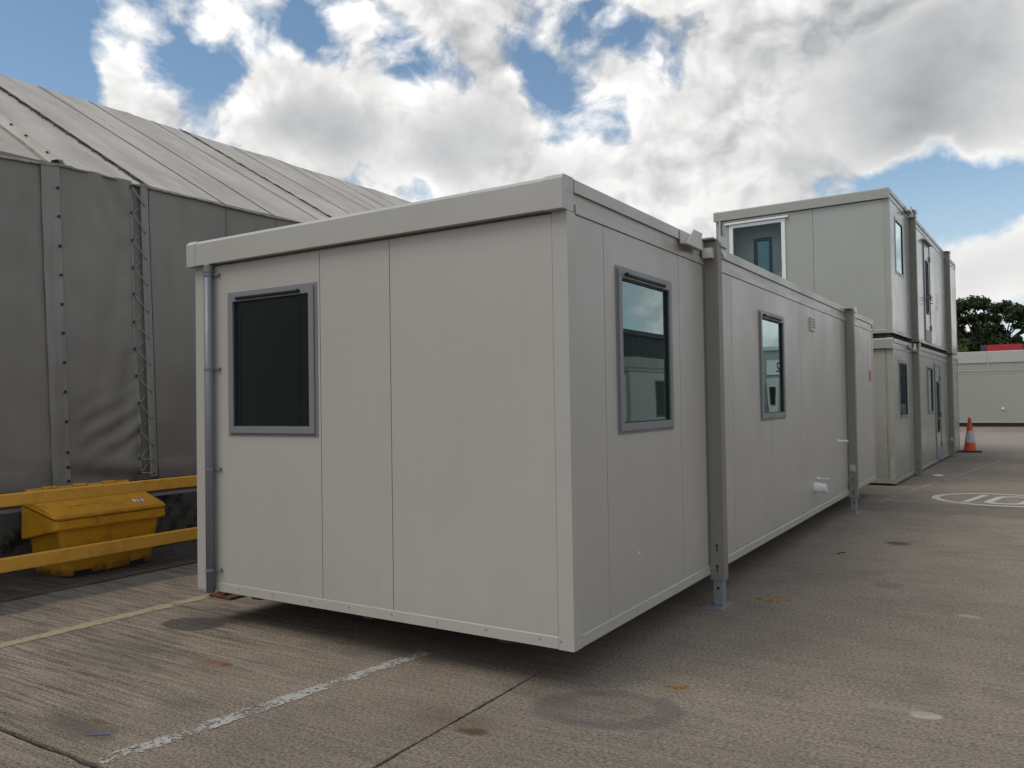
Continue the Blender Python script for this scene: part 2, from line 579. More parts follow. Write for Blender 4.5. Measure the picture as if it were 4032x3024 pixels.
def ground_mat():
    m, g, b = new_mat('brushed_concrete')
    p = pos(g)
    sx = g.new('ShaderNodeSeparateXYZ')
    g.l.new(p, sx.inputs[0])
    big = g.noise(p, 0.35, 4, 0.6)
    mid = g.noise(p, 2.2, 5, 0.62)
    c = g.mix(g.ramp(big, 0.35, 0.68), (0.278, 0.230, 0.178), (0.216, 0.179, 0.140))
    c = g.mix(g.ramp(mid, 0.42, 0.72, 0, 0.42), c, (0.165, 0.140, 0.117))
    # left bays are browner, the strip by the wall dark and damp
    left = g.ramp(g.math('MULTIPLY_ADD', mid, 1.2, sx.outputs[0]), -2.6, -0.6, 1, 0)
    c = g.mix(g.math('MULTIPLY', left, 0.22), c, (0.195, 0.150, 0.110))
    strip = g.ramp(g.math('MULTIPLY_ADD', g.math('SUBTRACT', mid, 0.5), 0.5, sx.outputs[0]), -5.12, -4.98, 1, 0)
    c = g.mix(g.math('MULTIPLY', strip, 0.85), c, (0.092, 0.086, 0.074))
    gut = g.ramp(sx.outputs[0], -5.62, -5.56, 1, 0)
    c = g.mix(g.math('MULTIPLY', gut, 0.85), c, (0.070, 0.062, 0.052))
    edge = g.math('SUBTRACT', 1.0, g.ramp(g.math('ABSOLUTE', g.math('ADD', sx.outputs[0], 5.57)), 0.0, 0.09))
    c = g.mix(g.math('MULTIPLY', edge, g.ramp(mid, 0.35, 0.6, 0.4, 0.9)), c, (0.03, 0.027, 0.023))
    # brushed ridges run across the road
    br = g.noise(g.mapping(p, scale=(0.9, 40.0, 1)), 1.0, 4, 0.60, dist=0.06)
    br2 = g.noise(g.mapping(p, scale=(1.6, 24.0, 1)), 1.0, 3, 0.55, dist=0.12)
    grain = g.noise(g.mapping(p, scale=(0.7, 1.25, 1)), 62.0, 5, 0.72)
    grain2 = g.noise(p, 150.0, 2, 0.6)
    ridge = g.math('MULTIPLY_ADD', br2, 0.55, g.math('MULTIPLY', br, 0.55))
    amp = g.math('MULTIPLY_ADD', left, 0.70, 0.30)
    k = g.math('MULTIPLY', g.math('MULTIPLY', g.math('SUBTRACT', ridge, 0.55), 3.4), amp)
    k = g.math('MULTIPLY_ADD', g.math('SUBTRACT', grain, 0.5), 3.8, k)
    k = g.math('MULTIPLY_ADD', g.math('SUBTRACT', grain2, 0.5), 1.6, k)
    k = g.math('MAXIMUM', g.math('ADD', k, 1.0), 0.25)
    c = g.vmath('SCALE', c, s=k)
    # pits: dark specks of lost aggregate
    pit = g.noise(g.mapping(p, scale=(0.6, 1.5, 1)), 42.0, 3, 0.6)
    c = g.mix(g.ramp(pit, 0.64, 0.70, 0, 0.75), c, (0.03, 0.028, 0.026))
    rough_h = g.math('ADD', g.math('MULTIPLY', grain, 0.55), g.math('MULTIPLY', g.math('MULTIPLY', ridge, amp), 0.9))
    # stains with shapes of their own
    def blot(x, y, rx, ry, col, amt, rot=0.0, wob=0.2, lo=0.55, hi=1.0):
        nonlocal c
        d = stain(g, p, x, y, rx, ry, rot, wob)
        c = g.mix(g.ramp(d, lo, hi, amt, 0), c, col)
    OIL = (0.050, 0.046, 0.042)
    BL = (0.088, 0.086, 0.088)
    RU = (0.16, 0.072, 0.032)
    # tyre-wide ring in front of the corner
    d = stain(g, p, 0.24, -0.06, 0.42, 0.29, R(24), 0.16)
    rg = g.math('MULTIPLY', g.ramp(d, 0.50, 0.80), g.ramp(d, 0.94, 1.06, 1, 0))
    c = g.mix(g.ramp(d, 0.7, 0.9, 0.22, 0), c, (0.11, 0.098, 0.09))
    c = g.mix(g.math('MULTIPLY', rg, 0.52), c, (0.105, 0.096, 0.093))
    blot(-3.38, -0.08, 0.29, 0.20, OIL, 0.72, 0.2, 0.08, 0.8, 1.05)
    blot(-3.4, 0.25, 0.6, 0.2, OIL, 0.3, 0, 0.5, 0.3, 1.1)
    blot(-3.0, -1.0, 0.55, 0.14, BL, 0.38, 0.05, 0.6, 0.2, 1.1)
    blot(-3.35, -0.72, 0.7, 0.3, OIL, 0.32, 0.1, 0.6, 0.2, 1.1)
    blot(-2.1, -1.72, 0.34, 0.16, (0.10, 0.085, 0.072), 0.6, 0, 0.5, 0.3, 1.1)
    blot(-1.95, -1.2, 0.30, 0.10, BL, 0.35, 0, 0.6, 0.2, 1.1)
    blot(-1.5, 0.12, 0.8, 0.22, OIL, 0.35, 0.1, 0.5, 0.2, 1.1)
    blot(-2.30, -0.62, 0.05, 0.035, (0.22, 0.07, 0.025), 0.9)
    blot(-2.42, -0.66, 0.30, 0.10, RU, 0.42, 0, 0.6, 0.2, 1.1)
    blot(-2.95, -1.2, 0.22, 0.05, RU, 0.45, 0, 0.6, 0.2, 1.1)
    blot(-2.1, -1.62, 0.10, 0.03, RU, 0.6)
    blot(-0.25, -0.70, 0.15, 0.055, (0.075, 0.040, 0.024), 0.8, 0.25, 0.6, 0.25, 1.05)
    blot(-0.40, -0.62, 0.42, 0.18, (0.14, 0.085, 0.05), 0.4, 0.1, 0.5, 0.1, 1.1)
    blot(-0.05, 0.0, 0.55, 0.22, OIL, 0.25)
    blot(0.95, 6.25, 0.17, 0.16, OIL, 0.75, 0, 0.15)
    blot(0.9, 4.4, 0.3, 0.35, BL, 0.3, 0, 0.5, 0.1, 1.1)
    blot(1.15, 3.9, 0.16, 0.2, BL, 0.35)
    blot(1.75, 1.25, 0.2, 0.25, BL, 0.25, 0, 0.6, 0.1, 1.1)
    blot(1.775, 0.71, 0.10, 0.06, (0.46, 0.42, 0.32), 0.9, 0.2, 0.75, 0.55, 1.0)
    blot(1.62, 0.74, 0.22, 0.05, (0.33, 0.29, 0.23), 0.55, 0.1, 0.8)
    blot(1.85, 3.06, 0.10, 0.05, (0.40, 0.36, 0.28), 0.7, 0, 0.8)
    blot(1.3, 12.6, 3.2, 1.1, (0.27, 0.215, 0.160), 0.55, 0.05, 0.2, 0.5, 1.0)
    blot(2.0, 9.7, 4.0, 0.9, (0.12, 0.105, 0.092), 0.45, 0.05, 0.2, 0.5, 1.0)
    blot(1.4, 20.5, 3.5, 1.6, (0.13, 0.11, 0.095), 0.5, 0.1, 0.2, 0.5, 1.0)
    blot(1.5, 32.0, 8, 8, (0.30, 0.265, 0.225), 0.6, 0.1, 0.15, 0.6, 1.0)
    g.put(b.inputs['Base Color'], c)
    b.inputs['Roughness'].default_value = 0.88
    b.inputs['Specular IOR Level'].default_value = 0.25
    bump(g, b, rough_h, 0.9, 0.022)
    return m


M['concrete'] = ground_mat()


def simple_noise_mat(name, c0, c1, scale, rough=0.9, detail=6, lo=0.4, hi=0.65, bstr=0.4, bscale=None):
    m, g, b = new_mat(name)
    p = pos(g)
    n = g.noise(p, scale, detail, 0.62)
    g.put(b.inputs['Base Color'], g.mix(g.ramp(n, lo, hi), c0, c1))
    b.inputs['Roughness'].default_value = rough
    b.inputs['Specular IOR Level'].default_value = 0.25
    bump(g, b, g.noise(p, bscale or scale * 4, 5, 0.6), bstr, 0.01)
    return m


M['tar'] = simple_noise_mat('joint_filler', (0.022, 0.021, 0.021), (0.05, 0.047, 0.043), 20)
M['kerbwall'] = simple_noise_mat('mouldy_concrete', (0.012, 0.012, 0.011), (0.085, 0.078, 0.066), 5.5, lo=0.36, hi=0.58)
M['drymud'] = simple_noise_mat('dry_mud', (0.20, 0.115, 0.045), (0.34, 0.235, 0.115), 22)
M['litter'] = simple_noise_mat('dead_leaf', (0.05, 0.04, 0.03), (0.22, 0.17, 0.10), 40)
M['bark'] = simple_noise_mat('bark', (0.035, 0.028, 0.022), (0.07, 0.058, 0.045), 6)


def worn_paint(name, col, lo, hi, scale=14, stretch=3.0):
    """road paint worn through to the concrete in places"""
    m, g, b = new_mat(name)
    p = pos(g)
    g.put(b.inputs['Base Color'], g.mix(g.noise(p, 30, 4, 0.6), tuple(x * 0.8 for x in col), col))
    b.inputs['Roughness'].default_value = 0.8
    n = g.noise(g.mapping(p, scale=(1, stretch, 1)), scale, 6, 0.66)
    n = g.math('MULTIPLY_ADD', g.math('SUBTRACT', g.noise(p, 4.5, 3, 0.6), 0.5), 0.7, n)
    g.put(b.inputs['Alpha'], g.ramp(n, lo, hi, 1, 0, smooth=False))
    bump(g, b, g.noise(p, 62, 4, 0.66), 0.6, 0.01)
    return m


M['line_white'] = worn_paint('worn_white_road_paint', (0.46, 0.44, 0.40), 0.465, 0.56, 30, 1.5)
M['line_yellow'] = worn_paint('worn_yellow_road_paint', (0.40, 0.325, 0.205), 0.56, 0.80, 9, 1.2)
M['line_far'] = worn_paint('faded_white_road_paint', (0.36, 0.33, 0.29), 0.47, 0.60, 5, 2.2)
M['roundel'] = worn_paint('white_roundel_paint', (0.55, 0.53, 0.47), 0.66, 0.80)


def yellow(name, col, moss=0.25):
    m, g, b = new_mat(name)
    p = pos(g)
    n = g.noise(p, 4, 6, 0.62)
    c = g.mix(g.ramp(n, 0.45, 0.75, 0, 0.55), col, tuple(x * 0.5 for x in col))
    c = g.mix(g.ramp(g.noise(p, 7.0, 6, 0.7), 0.58, 0.72, 0, moss), c, (0.075, 0.066, 0.028))
    c = g.mix(g.ramp(g.noise(p, 45, 3, 0.6), 0.66, 0.72, 0, 0.7), c, (0.09, 0.05, 0.02))
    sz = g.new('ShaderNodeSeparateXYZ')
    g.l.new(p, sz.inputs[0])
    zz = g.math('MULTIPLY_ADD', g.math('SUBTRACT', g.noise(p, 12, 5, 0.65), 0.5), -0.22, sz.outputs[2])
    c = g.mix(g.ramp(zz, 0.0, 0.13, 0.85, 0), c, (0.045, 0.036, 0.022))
    g.put(b.inputs['Base Color'], c)
    b.inputs['Roughness'].default_value = 0.5
    b.inputs['Specular IOR Level'].default_value = 0.35
    bump(g, b, g.noise(p, 90, 3, 0.5), 0.25, 0.004)
    return m


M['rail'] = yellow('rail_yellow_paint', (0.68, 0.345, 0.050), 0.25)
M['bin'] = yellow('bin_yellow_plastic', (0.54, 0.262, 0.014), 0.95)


def fabric(name, c0, c1, along, wet=None, roofdirt=0.0):
    """coated tent cloth with streaks of grime"""
    m, g, b = new_mat(name)
    p = pos(g)
    st = g.noise(g.mapping(p, scale=along), 1.0, 7, 0.62)
    cl = g.noise(p, 0.7, 4, 0.55)
    c = g.mix(g.ramp(st, 0.38, 0.66), c0, c1)
    c = g.mix(g.ramp(cl, 0.4, 0.7, 0, 0.35), c, tuple(x * 0.72 for x in c1))
    if roofdirt:
        s2 = g.noise(g.mapping(p, scale=(along[0] * 2.2, along[1] * 2.6, along[2] * 2.2)), 1.0, 5, 0.7)
        c = g.mix(g.ramp(s2, 0.56, 0.74, 0, roofdirt), c, (0.165, 0.140, 0.110))
    if wet:
        sx = g.new('ShaderNodeSeparateXYZ')
        g.l.new(p, sx.inputs[0])
        z = g.math('MULTIPLY_ADD', g.math('SUBTRACT', g.noise(p, 6, 5, 0.6), 0.5), 0.22, sx.outputs[2])
        f = g.math('MULTIPLY', g.ramp(z, 1.02, 1.06), g.ramp(z, 1.07, 1.14, 1, 0))
        c = g.mix(g.math('MULTIPLY', f, 0.35), c, wet)
        f = g.ramp(z, 0.95, 1.05, 0.3, 0)
        c = g.mix(f, c, (0.07, 0.06, 0.045))
    g.put(b.inputs['Base Color'], c)
    b.inputs['Roughness'].default_value = 0.52
    b.inputs['Specular IOR Level'].default_value = 0.35
    h = g.math('ADD', g.noise(p, 1.6, 4, 0.55), g.math('MULTIPLY', g.noise(p, 220, 2, 0.5), 0.03))
    bump(g, b, h, 0.25, 0.02)
    return m


M['tent_wall'] = fabric('tent_wall_cloth', (0.236, 0.222, 0.198), (0.212, 0.199, 0.178), (2, 3, 0.9), wet=(0.24, 0.23, 0.21))
M['tent_band'] = fabric('tent_band_cloth', (0.275, 0.262, 0.238), (0.218, 0.208, 0.190), (3, 9, 0.6))
M['tent_roof'] = fabric('tent_roof_cloth', (0.485, 0.440, 0.380), (0.370, 0.332, 0.280), (0.55, 2.4, 0.55), roofdirt=0.5)
M['tent_seam'] = fabric('tent_seam_cloth', (0.105, 0.095, 0.082), (0.165, 0.150, 0.130), (0.5, 5, 0.5))
M['rope'] = simple_noise_mat('dark_rope', (0.03, 0.032, 0.034), (0.075, 0.078, 0.078), 60)
M['rope_pale'] = simple_noise_mat('grey_rope', (0.26, 0.265, 0.25), (0.36, 0.36, 0.34), 80)
M['algae'] = simple_noise_mat('algae_hem', (0.20, 0.21, 0.17), (0.33, 0.32, 0.28), 9)


def leafmat(name, c0, c1):
    m, g, b = new_mat(name)
    n = g.noise(pos(g), 0.9, 3, 0.6)
    oi = g.noise(pos(g), 14, 1, 0.5)
    g.put(b.inputs['Base Color'], g.mix(g.ramp(g.math('MULTIPLY_ADD', oi, 0.5, g.math('MULTIPLY', n, 0.5)), 0.35, 0.65), c0, c1))
    b.inputs['Roughness'].default_value = 0.7
    b.inputs['Specular IOR Level'].default_value = 0.2
    return m


M['leaf'] = leafmat('oak_leaf', (0.013, 0.023, 0.008), (0.040, 0.066, 0.018))
M['leaf_gold'] = leafmat('yellow_green_leaf', (0.05, 0.065, 0.012), (0.12, 0.125, 0.03))
M['orange'] = paint('cone_orange', (0.60, 0.060, 0.018), 0.45, 0.4, dirt=0.25, scale=9)
M['cone_white'] = paint('cone_sleeve', (0.50, 0.50, 0.49), 0.5, 0.4, dirt=0.35, scale=9)
M['red_curtain'] = paint('red_tarpaulin', (0.42, 0.020, 0.030), 0.5, 0.4, dirt=0.08, wave=0.6)
M['dark_end'] = paint('dark_grey_tarpaulin', (0.045, 0.050, 0.060), 0.6, 0.3, dirt=0.3, scale=4)
M['cladding'] = paint('green_grey_cladding', (0.070, 0.082, 0.078), 0.5, 0.4, dirt=0.1)
M['pale_clad'] = paint('pale_cladding', (0.40, 0.42, 0.39), 0.5, 0.4, dirt=0.1)
M['sign_white'] = paint('sign_white', (0.72, 0.74, 0.72), 0.5, 0.3, dirt=0.02)
M['ink'] = paint('black_print', (0.02, 0.02, 0.022), 0.6, 0.2, dirt=0.0)
M['pink'] = paint('faded_pink_print', (0.66, 0.45, 0.46), 0.45, 0.4, dirt=0.05)
M['red_print'] = paint('red_print', (0.40, 0.075, 0.07), 0.45, 0.4, dirt=0.05)
M['faded'] = paint('faded_pink_notice', (0.42, 0.34, 0.31), 0.3, 0.7, dirt=0.3, scale=8, dirtcol=(0.36, 0.36, 0.32))
M['blue_tape'] = paint('blue_plastic', (0.03, 0.10, 0.25), 0.5, 0.4, dirt=0.05)
M['lilac'] = paint('blue_grey_strip', (0.12, 0.12, 0.20), 0.6, 0.3, dirt=0.05)
M['hazard'] = paint('scuffed_pale_tape', (0.43, 0.43, 0.36), 0.5, 0.3, dirt=0.5, scale=12)

# ------------------------------------------------------------------ ground: tar-coloured bed with concrete slabs on it
rng = random.Random(3)
bed = MB()
bed.add([(-260, -200, -0.016), (260, -200, -0.016), (260, 320, -0.016), (-260, 320, -0.016)], [(0, 1, 2, 3)])
ground = bed.build('ground', M['tar'], recalc=False)
ground['kind'] = 'structure'


def slab(x0, x1, y0, y1):
    def edge(ax, ay, bx, by):
        L = math.hypot(bx - ax, by - ay)
        near = min(abs(ay), abs(by)) < 4 and ax > -9 and bx < 9
        n = max(2, int(L / (0.045 if near else 0.5)))
        out = []
        w = 0.0
        for i in range(n):
            t = i / n
            w = w * 0.75 + rng.uniform(-1, 1) * (0.006 if abs(ay - by) < 0.01 else 0.0035)
            j = w if 0 < i else 0
            nx, ny = -(by - ay) / L, (bx - ax) / L
            out.append((ax + (bx - ax) * t + nx * j, ay + (by - ay) * t + ny * j))
        return out
    pts = edge(x0, y0, x1, y0) + edge(x1, y0, x1, y1) + edge(x1, y1, x0, y1) + edge(x0, y1, x0, y0)
    m = MB()
    n = len(pts)
    top = [(x, y, 0.0) for x, y in pts]
    cx, cy = (x0 + x1) / 2, (y0 + y1) / 2
    low = [(x, y, -0.016) for x, y in pts]
    m.add(top + low, [tuple(range(n))] + [(i, n + i, n + (i + 1) % n, (i + 1) % n) for i in range(n)])
    return m.build('concrete_slab', M['concrete'], ground, recalc=False)


XJ = [-7.2, -5.57, -0.40, 4.7, 9.8, 14.9, 20.0, 25.1]
YJ = [-30, -21, -12.0, -1.955, 10.2, 20.3, 30.4, 40.3, 50.4, 60.5, 70.6]
for i in range(len(XJ) - 1):
    for j in range(len(YJ) - 1):
        g1 = (0.010 if XJ[i] < 0 else 0.006) if XJ[i] > -5 else 0.018
        g2 = (0.010 if XJ[i + 1] < 0 else 0.006) if XJ[i + 1] > -5 else 0.018
        gy0 = 0.016 if abs(YJ[j] + 1.955) < 0.01 else 0.008
        gy1 = 0.016 if abs(YJ[j + 1] + 1.955) < 0.01 else 0.008
        slab(XJ[i] + g1, XJ[i + 1] - g2, YJ[j] + gy0, YJ[j + 1] - gy1)

# painted lines
def strip(name, p0, p1, w, mat, z=0.004, rag=0.008):
    """painted line with a ragged edge"""
    p0, p1 = Vector((*p0, z)), Vector((*p1, z))
    d = (p1 - p0).normalized()
    s = Vector((-d.y, d.x, 0))
    n = max(2, int((p1 - p0).length / 0.016))
    L_, R_ = [], []
    a = b = 0.0
    for k in range(n + 1):
        a = a * 0.6 + rng.uniform(-rag, rag)
        b = b * 0.6 + rng.uniform(-rag, rag)
        c = p0.lerp(p1, k / n)
        L_.append(tuple(c + s * (w / 2 + a)))
        R_.append(tuple(c - s * (w / 2 + b)))
    m = MB()
    m.add(L_ + R_, [(n + 1 + k, n + 2 + k, k + 1, k) for k in range(n)])
    o = m.build(name, mat, recalc=False)
    o['kind'] = 'structure'
    return o

strip('road_marking', (-1.605, -1.92), (-1.293, 0.25), 0.108, M['line_white'])
strip('road_marking', (-4.16, -2.4), (-4.075, 0.66), 0.135, M['line_yellow'])
strip('road_marking', (-4.073, 0.9), (-3.9, 9.0), 0.13, M['line_yellow'])
strip('road_marking', (0.15, 10.0), (1.66, 20.2), 0.10, M['line_far'])

# the painted roundel with its number, set square to the parking lines
def roundel():
    m = MB()
    c = Vector((1.86, 11.24))
    rot = R(-6)
    ca, sa = math.cos(rot), math.sin(rot)
    def W(x, y):
        return (c.x + x * ca - y * sa, c.y + x * sa + y * ca, 0.005)
    n = 96
    o = [W(1.00 * math.cos(2 * math.pi * k / n), 0.915 * math.sin(2 * math.pi * k / n)) for k in range(n)]
    i = [W(0.872 * math.cos(2 * math.pi * k / n), 0.80 * math.sin(2 * math.pi * k / n)) for k in range(n)]
    m.add(o + i, [(k, (k + 1) % n, n + (k + 1) % n, n + k) for k in range(n)])
    # 1
    def D(x, y):
        return W(x + 0.10 * (y + 0.6), y)
    m.add([D(-0.47, -0.60), D(-0.365, -0.60), D(-0.365, 0.60), D(-0.47, 0.60)], [(0, 1, 2, 3)])
    # 0
    def rr(x0, x1, y0, y1, rad):
        pts = []
        for cx, cy, a0 in ((x1 - rad, y1 - rad, 0), (x0 + rad, y1 - rad, 90), (x0 + rad, y0 + rad, 180), (x1 - rad, y0 + rad, 270)):
            for k in range(9):
                a = R(a0 + k * 90 / 8)
                pts.append((cx + rad * math.cos(a), cy + rad * math.sin(a)))
        return pts
    oo = rr(-0.20, 0.38, -0.60, 0.60, 0.24)
    ii = rr(-0.085, 0.265, -0.47, 0.47, 0.15)
    k = len(oo)
    m.add([D(*p) for p in oo] + [D(*p) for p in ii], [(q, (q + 1) % k, k + (q + 1) % k, k + q) for q in range(k)])
    ob = m.build('road_marking', M['roundel'], recalc=False)
    ob['kind'] = 'structure'
roundel()

# ------------------------------------------------------------------ cabins
CW, CL = 3.43, 11.25


def add_window(root, fm, u0, u1, v0, v1, frame, style='vent', knob=1, name='window'):
    w = MB(fm)
    w.ring(u0, u1, v0, v1, 0.045, 0.045, 0.045, 0.045, -0.06, 0.005)
    win = w.build(name, frame, root, bevel=0.002)
    s = MB(fm)
    if style == 'vent':
        s.ring(u0 + 0.022, u1 - 0.026, v0 + 0.022, v1 - 0.020, 0.050, 0.050, 0.052, 0.056, -0.02, 0.020)
    else:
        s.ring(u0 + 0.03, u1 - 0.03, v0 + 0.03, v1 - 0.03, 0.035, 0.035, 0.035, 0.035, -0.03, 0.012)
    s.build('sash', frame, win, bevel=0.0025)
    g = MB(fm)
    e = 0.072 if style == 'vent' else 0.064
    g.ring(u0 + e, u1 - e, v0 + e, v1 - e - 0.004, 0.012, 0.012, 0.010, 0.012, -0.018, 0.006)
    g.build('gasket', M['black'], win)
    p = MB(fm)
    p.box(u0 + e - 0.01, u1 - e + 0.01, v0 + e - 0.01, v1 - e + 0.01, -0.012, -0.008)
    p.build('pane', M['glass'], win)
    if style == 'vent':
        t = MB(fm)
        W = u1 - u0
        a, b = u0 + 0.12 * W, u0 + 0.83 * W
        t.box(a, b, v1 - 0.058, v1 - 0.045, 0.0205, 0.034)
        t.box(a + 0.005, b - 0.005, v1 - 0.066, v1 - 0.0585, 0.0205, 0.027)
        k = b if knob > 0 else a
        t.tube([(k, v1 - 0.052, 0.021), (k, v1 - 0.052, 0.046)], 0.011, 8)
        t.build('trickle_vent', M['black'], win)
    return win


def add_post(root, y, z_lo, z_hi, z0, leg=True, bracket=True, flap=True, box=False):
    """support column standing proud of the long wall, with its lifting brackets and foot"""
    m = MB()
    t = 0.008
    m.box(0.006, 0.124, y, y + 0.006, z_lo, z_hi)
    m.box(0.118, 0.124, y + 0.0065, y + 0.108, z_lo, z_hi)
    m.box(0.006, 0.1175, y + 0.102, y + 0.108, z_lo, z_hi)
    p = m.build('support_post', M['post'], root, bevel=0.0025)
    d = MB()
    d.box(0.0, 0.0055, y - 0.028, y - 0.002, z_lo + 0.12, z_hi - 0.22)
    d.build('gap_seal', M['pvc_grey'], p)
    c = MB()
    c.box(-0.012, 0.112, y - 0.075, y + 0.075, z_hi + 0.004, z_hi + 0.018)
    c.build('top_plate', M['post'], p, bevel=0.002)
    for zz in (0.10, 0.27):
        k = MB()
        q = z_lo + zz
        k.tube([(0.066, y - 0.0012, q + 0.018), (0.066, y + 0.004, q + 0.018)], 0.011, 10)
        k.box(0.0605, 0.0715, y - 0.0015, y + 0.004, q - 0.030, q + 0.014)
        k.build('keyhole', M['black'], p)
    if leg:
        l = MB()
        l.box(0.022, 0.106, y + 0.014, y + 0.094, 0.014, z_lo + 0.25)
        lg = l.build('jacking_leg', M['galv'], p, bevel=0.006)
        h = MB()
        h.tube([(0.066, y + 0.012, 0.155), (0.066, y + 0.03, 0.155)], 0.013, 12)
        h.build('pin_hole', M['black'], p)
        b = MB()
        b.box(-0.036, 0.134, y - 0.105, y + 0.168, 0.0, 0.014)
        b.build('base_plate', M['galv'], p, bevel=0.003)
    else:
        b = MB()
        b.box(-0.02, 0.134, y - 0.07, y + 0.12, z_lo - 0.016, z_lo - 0.002)
        b.build('base_plate', M['post'], p, bevel=0.002)
    if bracket:
        if flap:
            f = MB()
            zt = z_hi + 0.0
            y0 = y - 2.40
            # back plate on the rail, tray below it, turned-up flap in front
            f.box(0.014, 0.020, y0 + 1.82, y0 + 2.19, zt - 0.098, zt + 0.006)
            def P3(a, b, c):
                return (a, y0 + b, zt - 3.04 + c)
            A = [P3(0.016, 1.822, 2.940), P3(0.122, 1.690, 2.910), P3(0.122, 2.045, 2.910), P3(0.016, 2.19, 2.940)]
            f.add(A + [(a, b, c - 0.006) for a, b, c in A], [(0, 1, 2, 3), (7, 6, 5, 4), (0, 4, 5, 1), (1, 5, 6, 2), (2, 6, 7, 3), (3, 7, 4, 0)])
            B = [P3(0.122, 1.690, 2.911), P3(0.125, 1.843, 3.036), P3(0.125, 2.037, 3.036), P3(0.125, 2.012, 2.999), P3(0.122, 2.045, 2.911)]
            n = len(B)
            f.add(B + [(a - 0.006, b, c) for a, b, c in B], [tuple(range(n)), tuple(range(2 * n - 1, n - 1, -1))] + [(i, (i + 1) % n, n + (i + 1) % n, n + i) for i in range(n)])
            f.box(0.024, 0.10, y - 0.09, y - 0.012, z_hi - 0.15, z_hi - 0.07)
            f.build('lifting_bracket', M['trim'], p)
        r = MB()
        r.box(0.03, 0.120, y + 0.1095, y + 0.165, z_hi - 0.085, z_hi + 0.0)
        r.box(0.1245, 0.136, y + 0.075, y + 0.24, z_hi - 0.035, z_hi + 0.048)
        r.box(0.06, 0.1240, y + 0.166, y + 0.235, z_hi - 0.042, z_hi - 0.034)
        r.prism([(0.085, z_hi - 0.055), (0.105, z_hi - 0.055), (0.125, z_hi - 0.095), (0.128, z_hi - 0.118), (0.112, z_hi - 0.118)], y + 0.15, y + 0.24, 1)
        r.build('side_bracket', M['trim'], p)
    if box:
        x = MB()
        x.box(0.02, 0.105, y - 0.020, y - 0.001, z_lo + 0.40, z_lo + 0.50)
        x.box(0.045, 0.085, y - 0.034, y - 0.0205, z_lo + 0.42, z_lo + 0.485)
        x.build('fixing_box', M['trim'], p, bevel=0.003)
    return p


